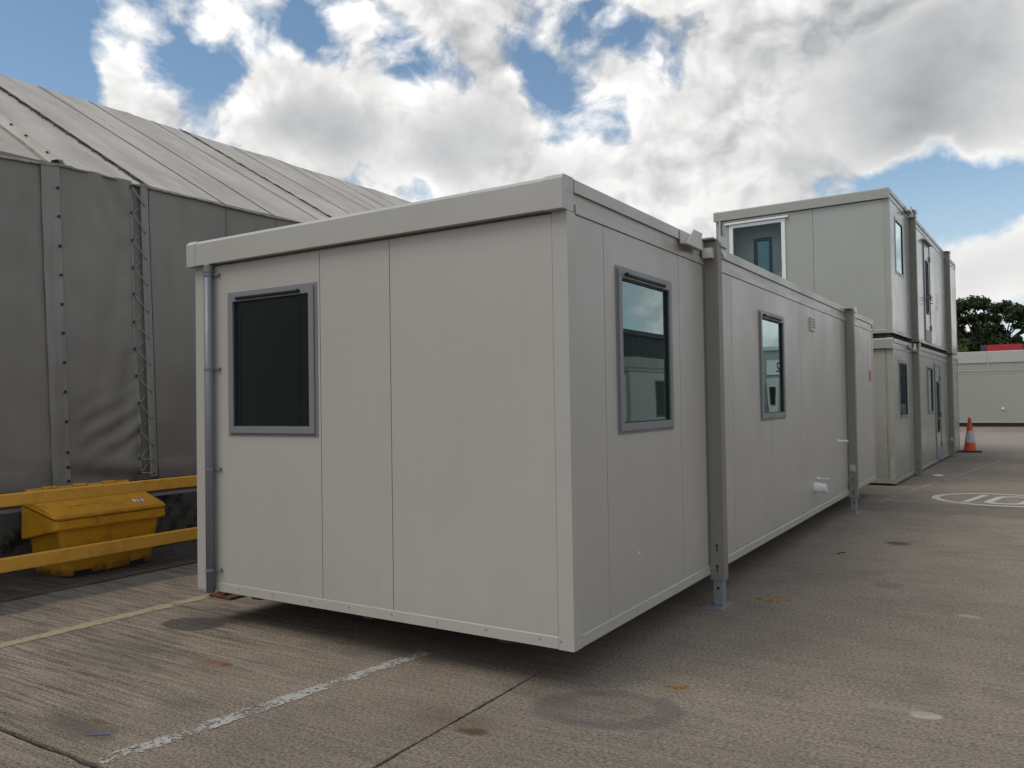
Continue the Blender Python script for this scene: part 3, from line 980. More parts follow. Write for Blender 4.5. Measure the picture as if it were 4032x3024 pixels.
def cabin(name, label, loc, rotz, z0, paintm, L=CL, front_joints=(-2.03, -1.37), side_joints=None, front_holes=(), side_holes=(), group=None,
          frame=None, lit_rivets=True, tight=False):
    trimm = M['trim'] if paintm is M['panel'] else M['trim_old']
    root = thing(name, label, 'portable cabin', loc, rotz, group)
    W = CW
    FF = lambda u, v, n: (u, -n, v + z0)
    FS = lambda u, v, n: (n, u, v + z0)
    FB = lambda u, v, n: (u, L + n, v + z0)
    FL = lambda u, v, n: (-W - n, u, v + z0)
    gap = 0.0025 if tight else 0.0032
    if side_joints is None:
        side_joints = [0.488 + 1.3255 * k for k in range(int((L - 0.6) / 1.3255) + 1)]
    # room inside: floor, ceiling and lining set back behind the panels
    fl = MB(); fl.box(-W + 0.035, -0.035, 0.035, L - 0.035, z0 + 0.012, z0 + 0.14)
    fl.build('floor', M['under'], root)
    ce = MB(); ce.box(-W + 0.03, -0.03, 0.03, L - 0.03, z0 + 2.50, z0 + 2.735)
    ce.build('roof', paintm, root)
    def liner(fm, u0, u1, holes):
        grid_with_holes(fm, u0, u1, 0.141, 2.499, -0.09, -0.036, [(a + 0.04, b - 0.04, c + 0.04, d - 0.04) for a, b, c, d in holes]).build('inner_lining', M['liner'], root)
    liner(FF, -W + 0.04, -0.04, front_holes)
    liner(FS, 0.0905, L - 0.0905, side_holes)
    liner(FB, -W + 0.04, -0.04, ())
    liner(FL, 0.0905, L - 0.0905, ())
    # outer panels
    def panels(fm, edges, holes, top=2.578):
        for a, b in zip(edges[:-1], edges[1:]):
            grid_with_holes(fm, a + gap, b - gap, 0.074, top, -0.034, 0.0, [h for h in holes if h[1] > a and h[0] < b]).build('wall_panel', paintm, root)
    hs = [(a + 0.01, b - 0.01, c + 0.01, d - 0.01) for a, b, c, d in front_holes]
    hs2 = [(a + 0.01, b - 0.01, c + 0.01, d - 0.01) for a, b, c, d in side_holes]
    panels(FF, [-W + 0.1, *front_joints, -0.1], hs)
    panels(FS, [0.1, *side_joints, L - 0.1], hs2)
    panels(FB, [-W + 0.1, -2.03, -0.7, -0.1], ())
    panels(FL, [0.1] + [0.488 + 1.3255 * k for k in range(1, int((L - 0.6) / 1.3255) + 1, 2)] + [L - 0.1], ())
    # corner trims (folded L sections)
    for sx, sy, cx, cy in ((-1, 1, 0.003, -0.003), (1, 1, -W - 0.003, -0.003), (-1, -1, 0.003, L + 0.003), (1, -1, -W - 0.003, L + 0.003)):
        c = MB()
        c.prism([(cx, cy), (cx + sx * 0.103, cy), (cx + sx * 0.103, cy + sy * 0.0025), (cx + sx * 0.0025, cy + sy * 0.0025), (cx + sx * 0.0025, cy + sy * 0.103), (cx, cy + sy * 0.103)], z0 - 0.004, z0 + 2.588, 2)
        c.build('corner_trim', trimm, root)
    # skirts with a bright folded top edge
    def skirt(fm, u0, u1):
        s = MB(fm)
        s.prism([(0.0, -0.012), (0.0, 0.005), (0.066, 0.005), (0.072, -0.001), (0.072, -0.012)], 0, 1, 0)
        s.v = []
        s.f = []
        pr = [(0.0, -0.012), (0.0, 0.005), (0.065, 0.005), (0.073, 0.001), (0.073, -0.012)]
        s.prism(pr, u0, u1, 0)
        s.build('skirt_trim', trimm, root)
    skirt(FF, -W + 0.101, -0.101)
    skirt(FS, 0.101, L - 0.101)
    skirt(FB, -W + 0.101, -0.101)
    skirt(FL, 0.101, L - 0.101)
    if lit_rivets:
        r = MB()
        u = -W + 0.12
        while u < -0.1:
            r.tube([FF(u, 0.045, 0.004), FF(u, 0.045, 0.0095)], 0.006, 7)
            u += 0.385
        r.tube([FF(-0.085, 0.048, 0.002), FF(-0.085, 0.048, 0.0075)], 0.006, 7)
        u = 0.18
        while u < L - 0.1:
            r.tube([FS(u, 0.045, 0.004), FS(u, 0.045, 0.0095)], 0.006, 7)
            u += 0.36
        r.build('rivets', M['steel'], root, stuff=True)
    # end fascias, folded over the roof edge, with corner caps
    def fascia(fm, u0, u1):
        f = MB(fm)
        f.prism([(2.593, 0.0), (2.593, 0.058), (2.765, 0.060), (2.790, 0.035), (2.790, -0.03), (2.735, -0.03), (2.735, 0.0)], u0, u1, 0)
        f.build('fascia', trimm, root, bevel=0.002)
    fascia(FF, -W + 0.07, -0.124)
    fascia(FB, -W + 0.07, -0.124)
    def cap(fm, u0, u1, out):
        f = MB(fm)
        f.prism([(2.589, 0.0), (2.589, 0.062), (2.768, 0.065), (2.796, 0.038), (2.796, -0.035), (2.70, -0.035), (2.70, 0.0)], u0, u1, 0)
        return f
    f = cap(FF, -0.1235, 0.006, 1)
    f.fmap = FS
    f.box(0.0005, 0.082, 2.589, 2.6995, -0.03, 0.006)
    f.box(0.0357, 0.082, 2.7, 2.796, -0.03, 0.006)
    f.build('corner_cap', trimm, root, bevel=0.003)
    cap(FF, -W - 0.036, -W + 0.0695, -1).build('corner_cap', trimm, root, bevel=0.003)
    cap(FB, -0.1235, 0.006, 1).build('corner_cap', trimm, root, bevel=0.003)
    cap(FB, -W - 0.036, -W + 0.0695, -1).build('corner_cap', trimm, root, bevel=0.003)
    # side eaves: upper lip, recessed web, lower lip
    for fm in (FS, FL):
        a = MB(fm)
        a.prism([(2.708, 0.0), (2.708, 0.012), (2.784, 0.012), (2.790, 0.004), (2.790, -0.028), (2.74, -0.028), (2.74, 0.0)], 0.083, L - 0.083, 0)
        a.build('roof_rail', trimm, root)
        b = MB(fm)
        b.box(0.083, L - 0.083, 2.640, 2.7075, -0.028, -0.006)
        b.build('eave_web', paintm, root)
        c = MB(fm)
        c.prism([(2.583, -0.028), (2.583, 0.008), (2.632, 0.008), (2.6395, 0.001), (2.6395, -0.028)], 0.104, L - 0.104, 0)
        c.build('eave_lip', trimm, root)
    return root, FF, FS


# --- near cabin
A_f = [(-3.037, -2.055, 1.230, 2.352)]
A_s = [(0.653, 1.645, 1.232, 2.352), (4.03, 5.022, 1.225, 2.355)]
A, FF, FS = cabin('portable_cabin', 'long pale grey portable cabin in the foreground standing on steel legs', (0, 0, 0), 0, 0.267, M['panel'],
                  front_holes=A_f, side_holes=A_s)
add_window(A, FF, *A_f[0], M['frame'], knob=1)
add_window(A, FS, *A_s[0], M['frame'], knob=-1)
add_window(A, FS, *A_s[1], M['frame'], knob=-1)
add_post(A, 2.40, 0.222, 3.042, 0.267)
add_post(A, 8.66, 0.215, 3.015, 0.267, flap=False, box=True)
# legs on the far side carry it too
fm_l = MB()
for yy in (2.40, 8.66):
    m = MB(); m.box(-CW - 0.106, -CW - 0.022, yy + 0.014, yy + 0.094, 0.0, 0.5)
    m.build('jacking_leg', M['galv'], A)
    m = MB(); m.box(-CW - 0.124, -CW - 0.006, yy, yy + 0.108, 0.5005, 3.0)
    m.build('support_post', M['post'], A)
for xx in (-2.86, -1.7, -0.55):
    m = MB(); m.box(xx - 0.05, xx + 0.05, 0.10, CL - 0.1, 0.215, 0.2785)
    m.build('floor_beam', M['under'], A)
# drainpipe with clips
m = MB()
m.tube([(-3.215, -0.046, 0.262), (-3.215, -0.046, 2.858)], 0.033, 18)
dp = m.build('drainpipe', M['pvc_grey'], A, smooth=False)
for f in dp.data.polygons:
    f.use_smooth = len(f.vertices) == 4
for zz in (0.44, 1.233, 2.026, 2.775):
    m = MB()
    m.tube([(-3.215, -0.046, zz - 0.010), (-3.215, -0.046, zz + 0.010)], 0.038, 18)
    m.box(-3.19, -3.125, -0.022, -0.0005, zz - 0.010, zz + 0.010)
    if zz > 2.5:
        m.tube([(-3.215, -0.046, zz + 0.02), (-3.215, -0.046, zz + 0.075)], 0.037, 18)
    m.build('pipe_clip', M['pvc_grey'], dp)
# louvred vent
m = MB(FS); m.ring(6.33, 6.55, 2.285, 2.455, 0.02, 0.02, 0.02, 0.02, 0.001, 0.026)
v = m.build('wall_vent', M['cream'], A, bevel=0.003)
for k in range(4):
    z = 2.312 + k * 0.033
    m = MB(FS); m.prism([(z, 0.006), (z - 0.006, 0.024), (z + 0.004, 0.026), (z + 0.026, 0.010)], 6.351, 6.529, 0)
    m.build('louvre', M['cream'], v)
m = MB(FS); m.box(6.35, 6.53, 2.30, 2.44, 0.0015, 0.0045)
m.build('backing', M['under'], v)
# white pipes through the wall
def wall_pipe(y, z, r, ln, fr, name, drop=0.0, socket=False):
    m = MB()
    n = 24
    m.tube([(0.0015, y, z), (ln, y, z - drop)], r, n, caps=False)
    m.tube([(ln, y, z - drop), (0.03, y, z - drop * 0.2)], r * 0.86, n, caps=False)
    o, i = [], []
    for k in range(n):
        a = 2 * math.pi * k / n
        o.append((ln, y + math.cos(a) * r, z - drop + math.sin(a) * r))
        i.append((ln, y + math.cos(a) * r * 0.86, z - drop + math.sin(a) * r * 0.86))
    m.add(o + i, [(k, (k + 1) % n, n + (k + 1) % n, n + k) for k in range(n)])
    p = m.build(name, M['upvc'], A, smooth=True, recalc=True)
    f = MB()
    if socket:
        f.tube([(0.0015, y, z), (0.06, y, z), (0.064, y, z)], [fr, fr, r], n)
    else:
        f.tube([(0.0015, y, z), (0.006, y, z), (0.014, y, z)], [fr, fr, r], n)
    f.build('flange', M['upvc'], p)
wall_pipe(7.945, 1.100, 0.0165, 0.135, 0.036, 'overflow_pipe')
wall_pipe(6.39, 0.598, 0.058, 0.150, 0.066, 'waste_pipe', drop=0.006, socket=True)
wall_pipe(6.60, 0.690, 0.0085, 0.150, 0.026, 'overflow_pipe')
# poster strip near the far corner
m = MB(FS); m.box(10.735, 10.985, 1.72, 2.41, 0.0005, 0.003)
po = m.build('poster', M['pink'], A)
m = MB(FS); m.box(10.74, 10.98, 1.722, 1.90, 0.0032, 0.0042)
m.build('poster_foot', M['red_print'], po)
m = MB(FS)
rr_ = random.Random(5)
for k in range(12):
    z = 1.99 + k * 0.034
    m.box(10.93, 10.93 + rr_.uniform(0.012, 0.035), z, z + 0.018, 0.0033, 0.0043)
m.tube([FS(10.80, 1.735, 0.005), FS(10.87, 1.765, 0.005), FS(10.90, 1.80, 0.005), FS(10.95, 1.86, 0.005)], 0.006, 5)
m.build('print', M['sign_white'], po, stuff=True)
m = MB(FS); m.box(8.58, 8.625, 0.09, 0.17, 0.006, 0.012)
m.build('blue_tape', M['blue_tape'], A)
m = MB(FS); m.tube([FS(0.61, 0.155, 0.0), FS(0.61, 0.155, 0.003)], 0.007, 10)
m.build('scuff_plug', M['hazard'], A)

# --- two stacked cabins further along, turned a touch clockwise
BROT = R(-1.95)
BO = (0.12, 12.83, 0)
Bl_s = [(0.60, 1.61, 1.22, 2.39), (4.58, 5.50, 1.22, 2.37), (5.86, 6.86, 0.06, 2.47)]
B1, FF1, FS1 = cabin('portable_cabin', 'older grey cabin at the bottom of the stack, its door at ground level', BO, BROT, 0.045, M['panel_old'],
                     front_joints=(-2.03, -1.40, -0.13), side_holes=Bl_s, group='stacked cabins along the yard road')
Bu_f = [(-3.139, -1.967, 1.05, 2.475)]
Bu_s = [(0.54, 1.51, 1.20, 2.345), (4.42, 5.40, 0.07, 2.47)]
B2, FF2, FS2 = cabin('portable_cabin', 'upper grey cabin stacked on another, with a wide white framed opening', BO, BROT, 2.936, M['panel_old'],
                     front_joints=(-1.42,), front_holes=Bu_f, side_holes=Bu_s, group='stacked cabins along the yard road')
add_window(B1, FS1, *Bl_s[0], M['frame'], knob=-1, style='plain')
add_window(B1, FS1, *Bl_s[1], M['frame'], knob=-1)
add_window(B2, FS2, *Bu_s[0], M['trim'], knob=-1, style='plain')


def add_door(root, fm, u0, u1, v0, v1, canopy=False):
    m = MB(fm)
    m.ring(u0, u1, v0, v1, 0.06, 0.06, 0.05, 0.06, -0.07, 0.022)
    d = m.build('door', M['frame'], root, bevel=0.002)
    cu = (u0 + u1) / 2 - 0.02
    leaf = grid_with_holes(fm, u0 + 0.063, u1 - 0.063, v0 + 0.053, v1 - 0.063, -0.035, 0.010, [(cu - 0.12, cu + 0.12, v0 + 0.72, v1 - 0.50)])
    leaf.build('door_leaf', M['panel_old'], d)
    m = MB(fm); m.ring(cu - 0.17, cu + 0.17, v0 + 0.67, v1 - 0.45, 0.06, 0.06, 0.05, 0.05, 0.0105, 0.030)
    m.build('vision_frame', M['black'], d)
    m = MB(fm); m.box(cu - 0.118, cu + 0.118, v0 + 0.722, v1 - 0.502, -0.014, -0.008)
    m.build('vision_pane', M['glass'], d)
    m = MB(fm)
    h = u0 + 0.15
    m.tube([(h, v0 + 1.03, 0.011), (h, v0 + 1.03, 0.07), (h + 0.13, v0 + 1.03, 0.07)], 0.011, 8)
    m.box(h - 0.022, h + 0.022, v0 + 0.93, v0 + 1.12, 0.0105, 0.018)
    m.build('handle', M['galv'], d)
    m = MB(fm); m.box(u0 + 0.08, u1 - 0.08, v0 + 0.06, v0 + 0.28, 0.0105, 0.014)
    m.build('kick_plate', M['galv'], d)
    for z in (0.35, 1.12, 2.05):
        m = MB(fm)
        m.tube([(u1 - 0.06, v0 + z - 0.06, 0.034), (u1 - 0.06, v0 + z + 0.06, 0.034)], 0.012, 8)
        m.box(u1 - 0.10, u1 - 0.02, v0 + z - 0.05, v0 + z + 0.05, 0.0225, 0.028)
        m.build('hinge', M['galv'], d)
    if canopy:
        m = MB(fm); m.prism([(v1 - 0.005, 0.0), (v1 - 0.025, 0.09), (v1 - 0.012, 0.095), (v1 + 0.03, 0.0)], u0 - 0.09, u1 + 0.09, 0)
        m.build('drip_canopy', M['trim'], d)
    return d

add_door(B1, FS1, *Bl_s[2])
add_door(B2, FS2, *Bu_s[1], canopy=True)
# bars across the upper door
m = MB(FS2)
for zz in (0.98, 1.06, 1.13):
    m.tube([(4.72, zz, 0.03), (4.72, zz, 0.13), (4.82, zz, 0.13)], 0.012, 6)
m.build('door_bolt', M['galv'], B2)
# white framed opening in the end wall
u0, u1, v0, v1 = Bu_f[0]
m = MB(FF2); m.ring(u0, u1, v0, v1, 0.078, 0.078, 0.078, 0.070, -0.07, 0.03)
w = m.build('window', M['upvc'], B2, bevel=0.004)
m = MB(FF2); m.box(u0 - 0.085, u1 + 0.07, v1 + 0.003, v1 + 0.042, 0.002, 0.075)
m.build('window_head', M['upvc'], w, bevel=0.006)
m = MB(FF2); m.box(u0 + 0.07, u1 - 0.07, v0 + 0.07, v1 - 0.062, -0.012, -0.008)
m.build('pane', M['clear'], w)
# room partition behind it with a navy vision panel
FP = lambda u, v, n: (u, 0.62 - n, v + 2.936)
m = grid_with_holes(FP, -CW + 0.092, -0.092, 0.1415, 2.4985, -0.05, 0.0, [(-2.79, -2.45, 0.9, 2.20)])
m.build('partition', M['liner'], B2)
m = MB(FP); m.ring(-2.82, -2.42, 0.87, 2.25, 0.07, 0.07, 0.07, 0.07, -0.06, 0.014)
nv = m.build('inner_window', M['navy'], B2)
m = MB(FP); m.box(-2.755, -2.485, 0.935, 2.185, -0.02, -0.014)
m.build('pane', M['glass'], nv)
m = MB(FF2); m.box(-2.15, -2.06, 1.135, 1.40, -0.16, -0.08)
m.build('sill_box', M['upvc'], B2)
# grey pipe beside the opening and a chalky knock on the wall
m = MB(FF2); m.tube([(-3.335, 0.1, 0.036), (-3.335, 2.6, 0.036)], 0.028, 12)
m.build('drainpipe', M['galv'], B2, smooth=True)
m = MB(FF2); m.tube([(-1.46, 1.625, 0.0), (-1.46, 1.625, 0.004)], 0.028, 10)
m.build('white_patch', M['hazard'], B2)
add_post(B1, 2.40, 0.020, 2.815, 0.045, leg=False, flap=True)
add_post(B1, 8.60, 0.020, 2.815, 0.045, leg=False, flap=False, box=True)
add_post(B2, 2.40, 2.90, 5.71, 2.936, leg=False, flap=True)
add_post(B2, 8.60, 2.90, 5.71, 2.936, leg=False, flap=False)
m = MB(FF1); m.box(-0.085, -0.012, 0.075, 0.50, 0.0035, 0.006)
m.build('reflector_strip', M['hazard'], B1)
m = MB(); m.box(-CW + 0.1, -0.12, 0.12, CL - 0.12, 0.0, 0.0555)
m.build('floor_beam', M['under'], B1)
m = MB(); m.box(-CW + 0.1, -0.10, 0.10, CL - 0.10, 2.785, 2.947)
m.build('floor_beam', M['under'], B2)
m = MB(FS2); m.box(6.55, 6.95, 0.98, 1.42, 0.0008, 0.0022)
m.build('faded_notice', M['faded'], B2)
m = MB(FS1); m.box(10.2, 10.42, 1.78, 2.02, 0.001, 0.006)
m.build('notice', M['cream'], B1)

# --- cabins across the end of the road
C1, FFc, FSc = cabin('portable_cabin', 'plain grey cabin side across the end of the road behind the traffic cone', (-4.2, 45.5, 0), R(-90), 0.205, M['panel_old'],
                     L=9.6, side_joints=(), lit_rivets=False)
m = MB(); m.box(-CW + 0.05, -0.04, 0.05, 9.55, 0.0, 0.2165)
m.build('base_skid', M['black'], C1)
m = MB(); m.tube([(0.0, 5.38, 0.97), (0.10, 5.45, 0.92)], 0.05, 12)
m.build('waste_pipe', M['upvc'], C1)

T = thing('modular_building', 'taller flat roofed modular building with a deep fascia behind the end cabin', 'building', (2, 50, 0))
off = lambda lx, ly, lz=0: (lambda a, b, c: (a - lx, b - ly, c - lz))
o2 = off(2, 50)
for x0, x1 in ((-8.0, 0.38), (0.392, 1.75), (1.758, 6.0)):
    m = MB(o2); m.box(x0, x1, 50.06, 50.12, 0.0, 3.52)
    m.build('wall_panel', M['panel_old'], T)
for x0, x1 in ((-8.0, 0.372), (0.378, 6.0)):
    m = MB(o2); m.prism([(50.0, 3.53), (50.0, 4.16), (50.03, 4.19), (50.3, 4.19), (50.3, 3.53)], x0, x1, 0)
    m.build('fascia', M['trim'], T)
m = MB(o2); m.box(0.385, 0.47, 50.02, 50.058, 0.0, 3.528)
m.build('support_post', M['trim'], T)
m = MB(o2); m.box(-8, 6, 50.125, 54, 0.0, 3.5)
m.build('wall', M['panel_old'], T)
m = MB(o2); m.box(-8, 6, 50.301, 54, 3.505, 4.12)
m.build('roof', M['under'], T)

# ------------------------------------------------------------------ tent hall along the left
TY = 1.0
tent = thing('storage_tent', 'long grey fabric storage hall with laced wall sheets and a pitched roof', 'tent', (-6.95, TY, 0))
ot = off(-6.95, TY)
def lean(z):
    return (4.45 - z) * 0.033
def lin(a, b, n):
    return [a + (b - a) * i / (n - 1) for i in range(n)]
def wob(y, z, s=1.0):
    return s * (0.006 * math.sin(2.3 * y + 0.9 * z) + 0.004 * math.sin(5.1 * y - 1.7 * z + 1.0) + 0.003 * math.sin(9.0 * z + 3.0 * y))
def hemfold(z):
    t = max(0.0, min(1.0, (1.30 - z) / 0.35))
    return t
def wall_sheet(y0, y1, ny, fx, mat='tent_wall', z0=0.84, z1=4.50, nz=70, name='wall_sheet', lean_on=True, nm=True):
    m = MB(ot)
    m.grid(lin(y0, y1, ny), lin(z0, z1, nz), lambda u, z: (fx(u, z), u + (lean(z) if lean_on else 0), z))
    return m.build(name, M[mat], tent, smooth=True, recalc=False)
def fx_left(y, z):
    return -6.95 + wob(y, z) + hemfold(z) * 0.012 * math.sin(16 * z + 1.5 * y)
def fx_mid(y, z):
    t = max(0.0, min(1.0, (y - 1.05) / 0.62))
    d = 0.020 * t * math.sin(16 * y + 2.2 * (4.4 - z) + 1.2 * math.sin(1.7 * z))
    d += 0.028 * math.exp(-((y - 1.28 - 0.06 * math.sin(z)) / 0.10) ** 2) * max(0, min(1, (z - 1.2) / 2.5))
    # puckers pulled toward each eyelet
    for k in range(11):
        ze = 4.427 - 0.333 * k
        q = (z - ze) + (1.69 - y) * 0.75
        d -= (0.004 + 0.006 * ((k * 37) % 5) / 4) * math.exp(-(q / (0.04 + 0.02 * (k % 3))) ** 2) * max(0.0, min(1.0, (y - 1.28) / 0.38))
    lowf = math.exp(-((z - 1.50) / 0.32) ** 2)
    d += 0.016 * lowf * max(0, min(1, (y - 0.85) / 0.3)) * math.sin(24 * (z - 0.75 * y) + 1.5 * math.sin(5 * y))
    topf = math.exp(-((z - 4.2) / 0.35) ** 2)
    d += 0.012 * topf * math.sin(20 * (y + 0.45 * z)) * max(0, min(1, (y - 1.0) / 0.3))
    d += hemfold(z) * 0.026 * math.sin(15 * z + 3.0 * y)
    return -6.944 + d + wob(y, z)
def fx_right(y, z):
    return -6.955 + wob(y, z, 0.8) + hemfold(z) * 0.010 * math.sin(13 * z + 1.1 * y)
wall_sheet(-30, -6, 40, fx_left)
wall_sheet(-5.99, 0.64, 70, fx_left)
wall_sheet(0.79, 1.69, 70, fx_mid, nz=140)
wall_sheet(1.66, 1.99, 6, lambda y, z: -6.985, name='backing_sheet')
wall_sheet(1.925, 14.0, 90, fx_right)
wall_sheet(14.01, 20.0, 12, fx_right)
# lapped band with eyelets, and the flap on the far side of the lacing
wall_sheet(0.60, 0.805, 8, lambda y, z: -6.932 + wob(y, z, 0.5) + 0.006 * math.sin(9 * z), 'tent_band', z0=0.86, name='eyelet_band')
wall_sheet(1.800, 1.905, 8, lambda y, z: -6.938 + wob(y, z, 0.4) + (0.012 if 1.81 < y < 1.89 else 0.0), 'tent_band', z0=0.87, name='lacing_flap')
wall_sheet(1.655, 1.690, 4, lambda y, z: fx_mid(y, z) + 0.004, 'tent_band', z0=0.87, nz=140, name='lacing_hem')
def eyelet(y, z, x, r=0.017):
    m = MB(ot)
    m.tube([(x - 0.002, y, z), (x + 0.006, y, z)], r, 12, caps=False)
    n = 12
    o = [(x + 0.006, y + math.cos(6.2832 * k / n) * r, z + math.sin(6.2832 * k / n) * r) for k in range(n)]
    i = [(x + 0.004, y + math.cos(6.2832 * k / n) * r * 0.45, z + math.sin(6.2832 * k / n) * r * 0.45) for k in range(n)]
    m.add(o + i, [(k, (k + 1) % n, n + (k + 1) % n, n + k) for k in range(n)])
    m.add([(x + 0.003, y + math.cos(6.2832 * k / n) * r * 0.5, z + math.sin(6.2832 * k / n) * r * 0.5) for k in range(n)], [tuple(range(n))])
    return m.build('eyelet', M['black'], tent)
for z in (4.224, 3.903, 3.567, 3.24, 2.91, 2.583, 2.25, 1.92, 1.58, 1.233, 1.064, 0.908):
    eyelet(0.778 + lean(z), z, -6.924)
zl = [4.427, 4.111, 3.778, 3.444, 3.118, 2.779, 2.448, 2.115, 1.78, 1.445, 1.102, 0.93]
zr = [4.234, 3.897, 3.574, 3.252, 2.917, 2.59, 2.26, 1.925, 1.59, 1.255, 1.072, 0.913]
for z in zl:
    eyelet(1.677 + lean(z), z, fx_mid(1.677, z) + 0.006, 0.019)
for z in zr:
    eyelet(1.838 + lean(z), z, -6.924, 0.015)
m = MB(ot)
for k in range(len(zl)):
    a = (fx_mid(1.677, zl[k]) + 0.016, 1.677 + lean(zl[k]), zl[k])
    b = (-6.914, 1.838 + lean(zr[k]), zr[k])
    m.tube([a, tuple((p + q) / 2 + (0.004 if i == 0 else 0) for i, (p, q) in enumerate(zip(a, b))), b], 0.0065 if k else 0.011, 6)
    if k + 1 < len(zl):
        c = (-6.940, 1.800 + lean(zr[k]), zr[k] - 0.03)
        d = (fx_mid(1.677, zl[k + 1]) + 0.012, 1.690 + lean(zl[k + 1]), zl[k + 1] + 0.01)
        m.tube([b, c], 0.0055, 6)
        m.tube([(-6.968, 1.80 + lean(zr[k]), zr[k] - 0.04), d], 0.0055, 6)
m.build('lacing_rope', M['rope_pale'], tent)
# weld lines on the wall
for y in (-4.4, -3.3, -2.2, -1.1, 3.10, 3.97, 5.1, 6.2, 7.3, 8.4, 9.5):
    m = MB(ot)
    m.grid([y - 0.005, y + 0.005], lin(0.85, 4.49, 40), lambda u, z: (max(fx_left(u, z), fx_right(u, z)) + 0.003, u, z))
    m.build('weld_seam', M['tent_seam'], tent, recalc=False)

# roof
EX, EZ, SL, RX = -6.93, 4.474, 0.5655, -11.75
FRAMES = [-29.0, -25.6, -22.2, -18.8, -15.4, -12.0, -8.6, -5.2, -2.0, 0.82, 4.72, 8.1, 11.4, 14.8, 18.2]
def roof_dz(y, s):
    """s 0 at the eave .. 1 at the ridge: cloth lies over the frames and sags a little between them"""
    f = min(abs(y - q) for q in FRAMES)
    env = min(1.0, 0.35 + s * 2.5)
    env2 = env * (1.0 - 0.55 * s)
    d = 0.030 * math.exp(-(f / 0.10) ** 2) * env2 + 0.042 * math.exp(-f / 0.45) * env2
    d += 0.005 * math.sin(3.1 * y + 2 * s) + 0.002 * math.sin(7.7 * y + 5 * s)
    return d
def eave_dz(y, s):
    t = max(0.0, 1 - s * 9)
    k = 0.0
    if y < 0.8:
        k = -0.045 * max(0.0, min(1.0, (0.95 - y) / 0.75))
    k += 0.022 * math.exp(-((y - 1.3) / 0.3) ** 2)
    return k * t
def roof_sheet(y0, y1, name='roof_sheet', ns=46, side=1, lift=0.0):
    m = MB(ot)
    ny = max(6, int((y1 - y0) / 0.07)) if y0 > -4 and y1 < 14 else max(6, int((y1 - y0) / 0.3))
    def P(y, s):
        x = EX + (RX - EX) * s
        if side < 0:
            x = 2 * RX - x
        z = EZ + SL * (abs(EX - RX)) * s + roof_dz(y, s) + eave_dz(y, s) + lift
        if 0.8 < y < 1.9 and side > 0:
            z += 0.014 * math.sin(22 * y + 6 * s) * math.exp(-s * 9)
        return (x, y, z)
    m.grid(lin(y0, y1, ny), lin(0, 1, ns), P)
    return m.build(name, M['tent_roof'], tent, smooth=True, recalc=False)
for a, b in ((-30, -9.0), (-8.99, -3.12), (-3.1, 0.80), (0.79, 1.88), (1.935, 5.86), (5.90, 9.84), (9.88, 20.0)):
    roof_sheet(a, b)
roof_sheet(1.86, 1.96, 'backing_sheet', lift=-0.03)
roof_sheet(5.84, 5.92, 'backing_sheet', lift=-0.03)
roof_sheet(9.82, 9.90, 'backing_sheet', lift=-0.03)
roof_sheet(-30, 20, side=-1)
def roof_pt(y, s, h=0.0):
    return (EX + (RX - EX) * s, y, EZ + SL * abs(EX - RX) * s + roof_dz(y, s) + eave_dz(y, s) + h)
def roof_seam(y, w=0.010, mat='tent_seam', h=0.006, name='roof_seam'):
    m = MB(ot)
    m.grid([y - w, y + w], lin(0.0, 1.0, 40), lambda u, s: roof_pt(u, s, h))
    m.build(name, M[mat], tent, recalc=False)
for y in (-6.2, -4.2, -2.0, -0.9, 0.1, 3.10, 3.97, 5.20, 7.05, 8.35, 9.05, 10.9, 12.2, 13.4, 14.6):
    roof_seam(y, 0.019)
roof_seam(1.945, 0.014, 'tent_seam', 0.010)
roof_seam(5.905, 0.014, 'tent_seam', 0.010)
# folded lap at the near frame
m = MB(ot)
prof = [(0.70, 0.012), (0.72, 0.045), (0.78, 0.060), (0.84, 0.050), (0.875, 0.012)]
for a, b in zip(prof[:-1], prof[1:]):
    m.grid([a[0], b[0]], lin(0.0, 1.0, 30), lambda u, s: roof_pt(u, s, dict(prof)[u]))
m.build('roof_lap', M['tent_roof'], tent, smooth=True, recalc=False)
roof_seam(0.685, 0.022, 'algae', 0.007)
for s in (0.035, 0.13, 0.20, 0.27, 0.34, 0.42):
    m = MB(ot)
    m.tube([roof_pt(0.76, s, 0.064), roof_pt(0.76, s, 0.072)], 0.018, 8)
    m.build('eyelet', M['black'], tent)
# dark lacing rope up the roof
def roof_lacing(y, n, r=0.011):
    m = MB(ot)
    a = [roof_pt(y + 0.016 * math.sin(k * 0.9), k / (n * 4), 0.020 + 0.006 * math.sin(k * 1.57)) for k in range(n * 4 + 1)]
    b = [roof_pt(y - 0.020 + 0.012 * math.cos(k * 0.9), k / (n * 4), 0.016) for k in range(n * 4 + 1)]
    m.tube(a, r, 6)
    m.tube(b, r * 0.8, 6)
    for k in range(n):
        s = (k + 0.5) / n
        m.tube([roof_pt(y - 0.055, s + 0.004, 0.010), roof_pt(y, s, 0.032), roof_pt(y + 0.06, s - 0.006, 0.012)], r * 0.8, 6)
    m.build('lacing_rope', M['rope'], tent)
roof_lacing(1.865, 16, 0.008)
roof_lacing(5.83, 15, 0.006)
roof_lacing(-3.1, 12)
# eave hem
m = MB(ot)
ys = lin(-30, 20, 420)
hp = [(0.0, 0.004), (0.010, -0.002), (0.010, -0.018), (-0.010, -0.022)]
for (x0, z0), (x1, z1) in zip(hp[:-1], hp[1:]):
    m.grid(ys, [0, 1], lambda y, t: (EX + (x1 if t else x0), y, roof_pt(y, 0)[2] + (z1 if t else z0)))
m.build('eave_hem', M['algae'], tent, smooth=True, recalc=False)
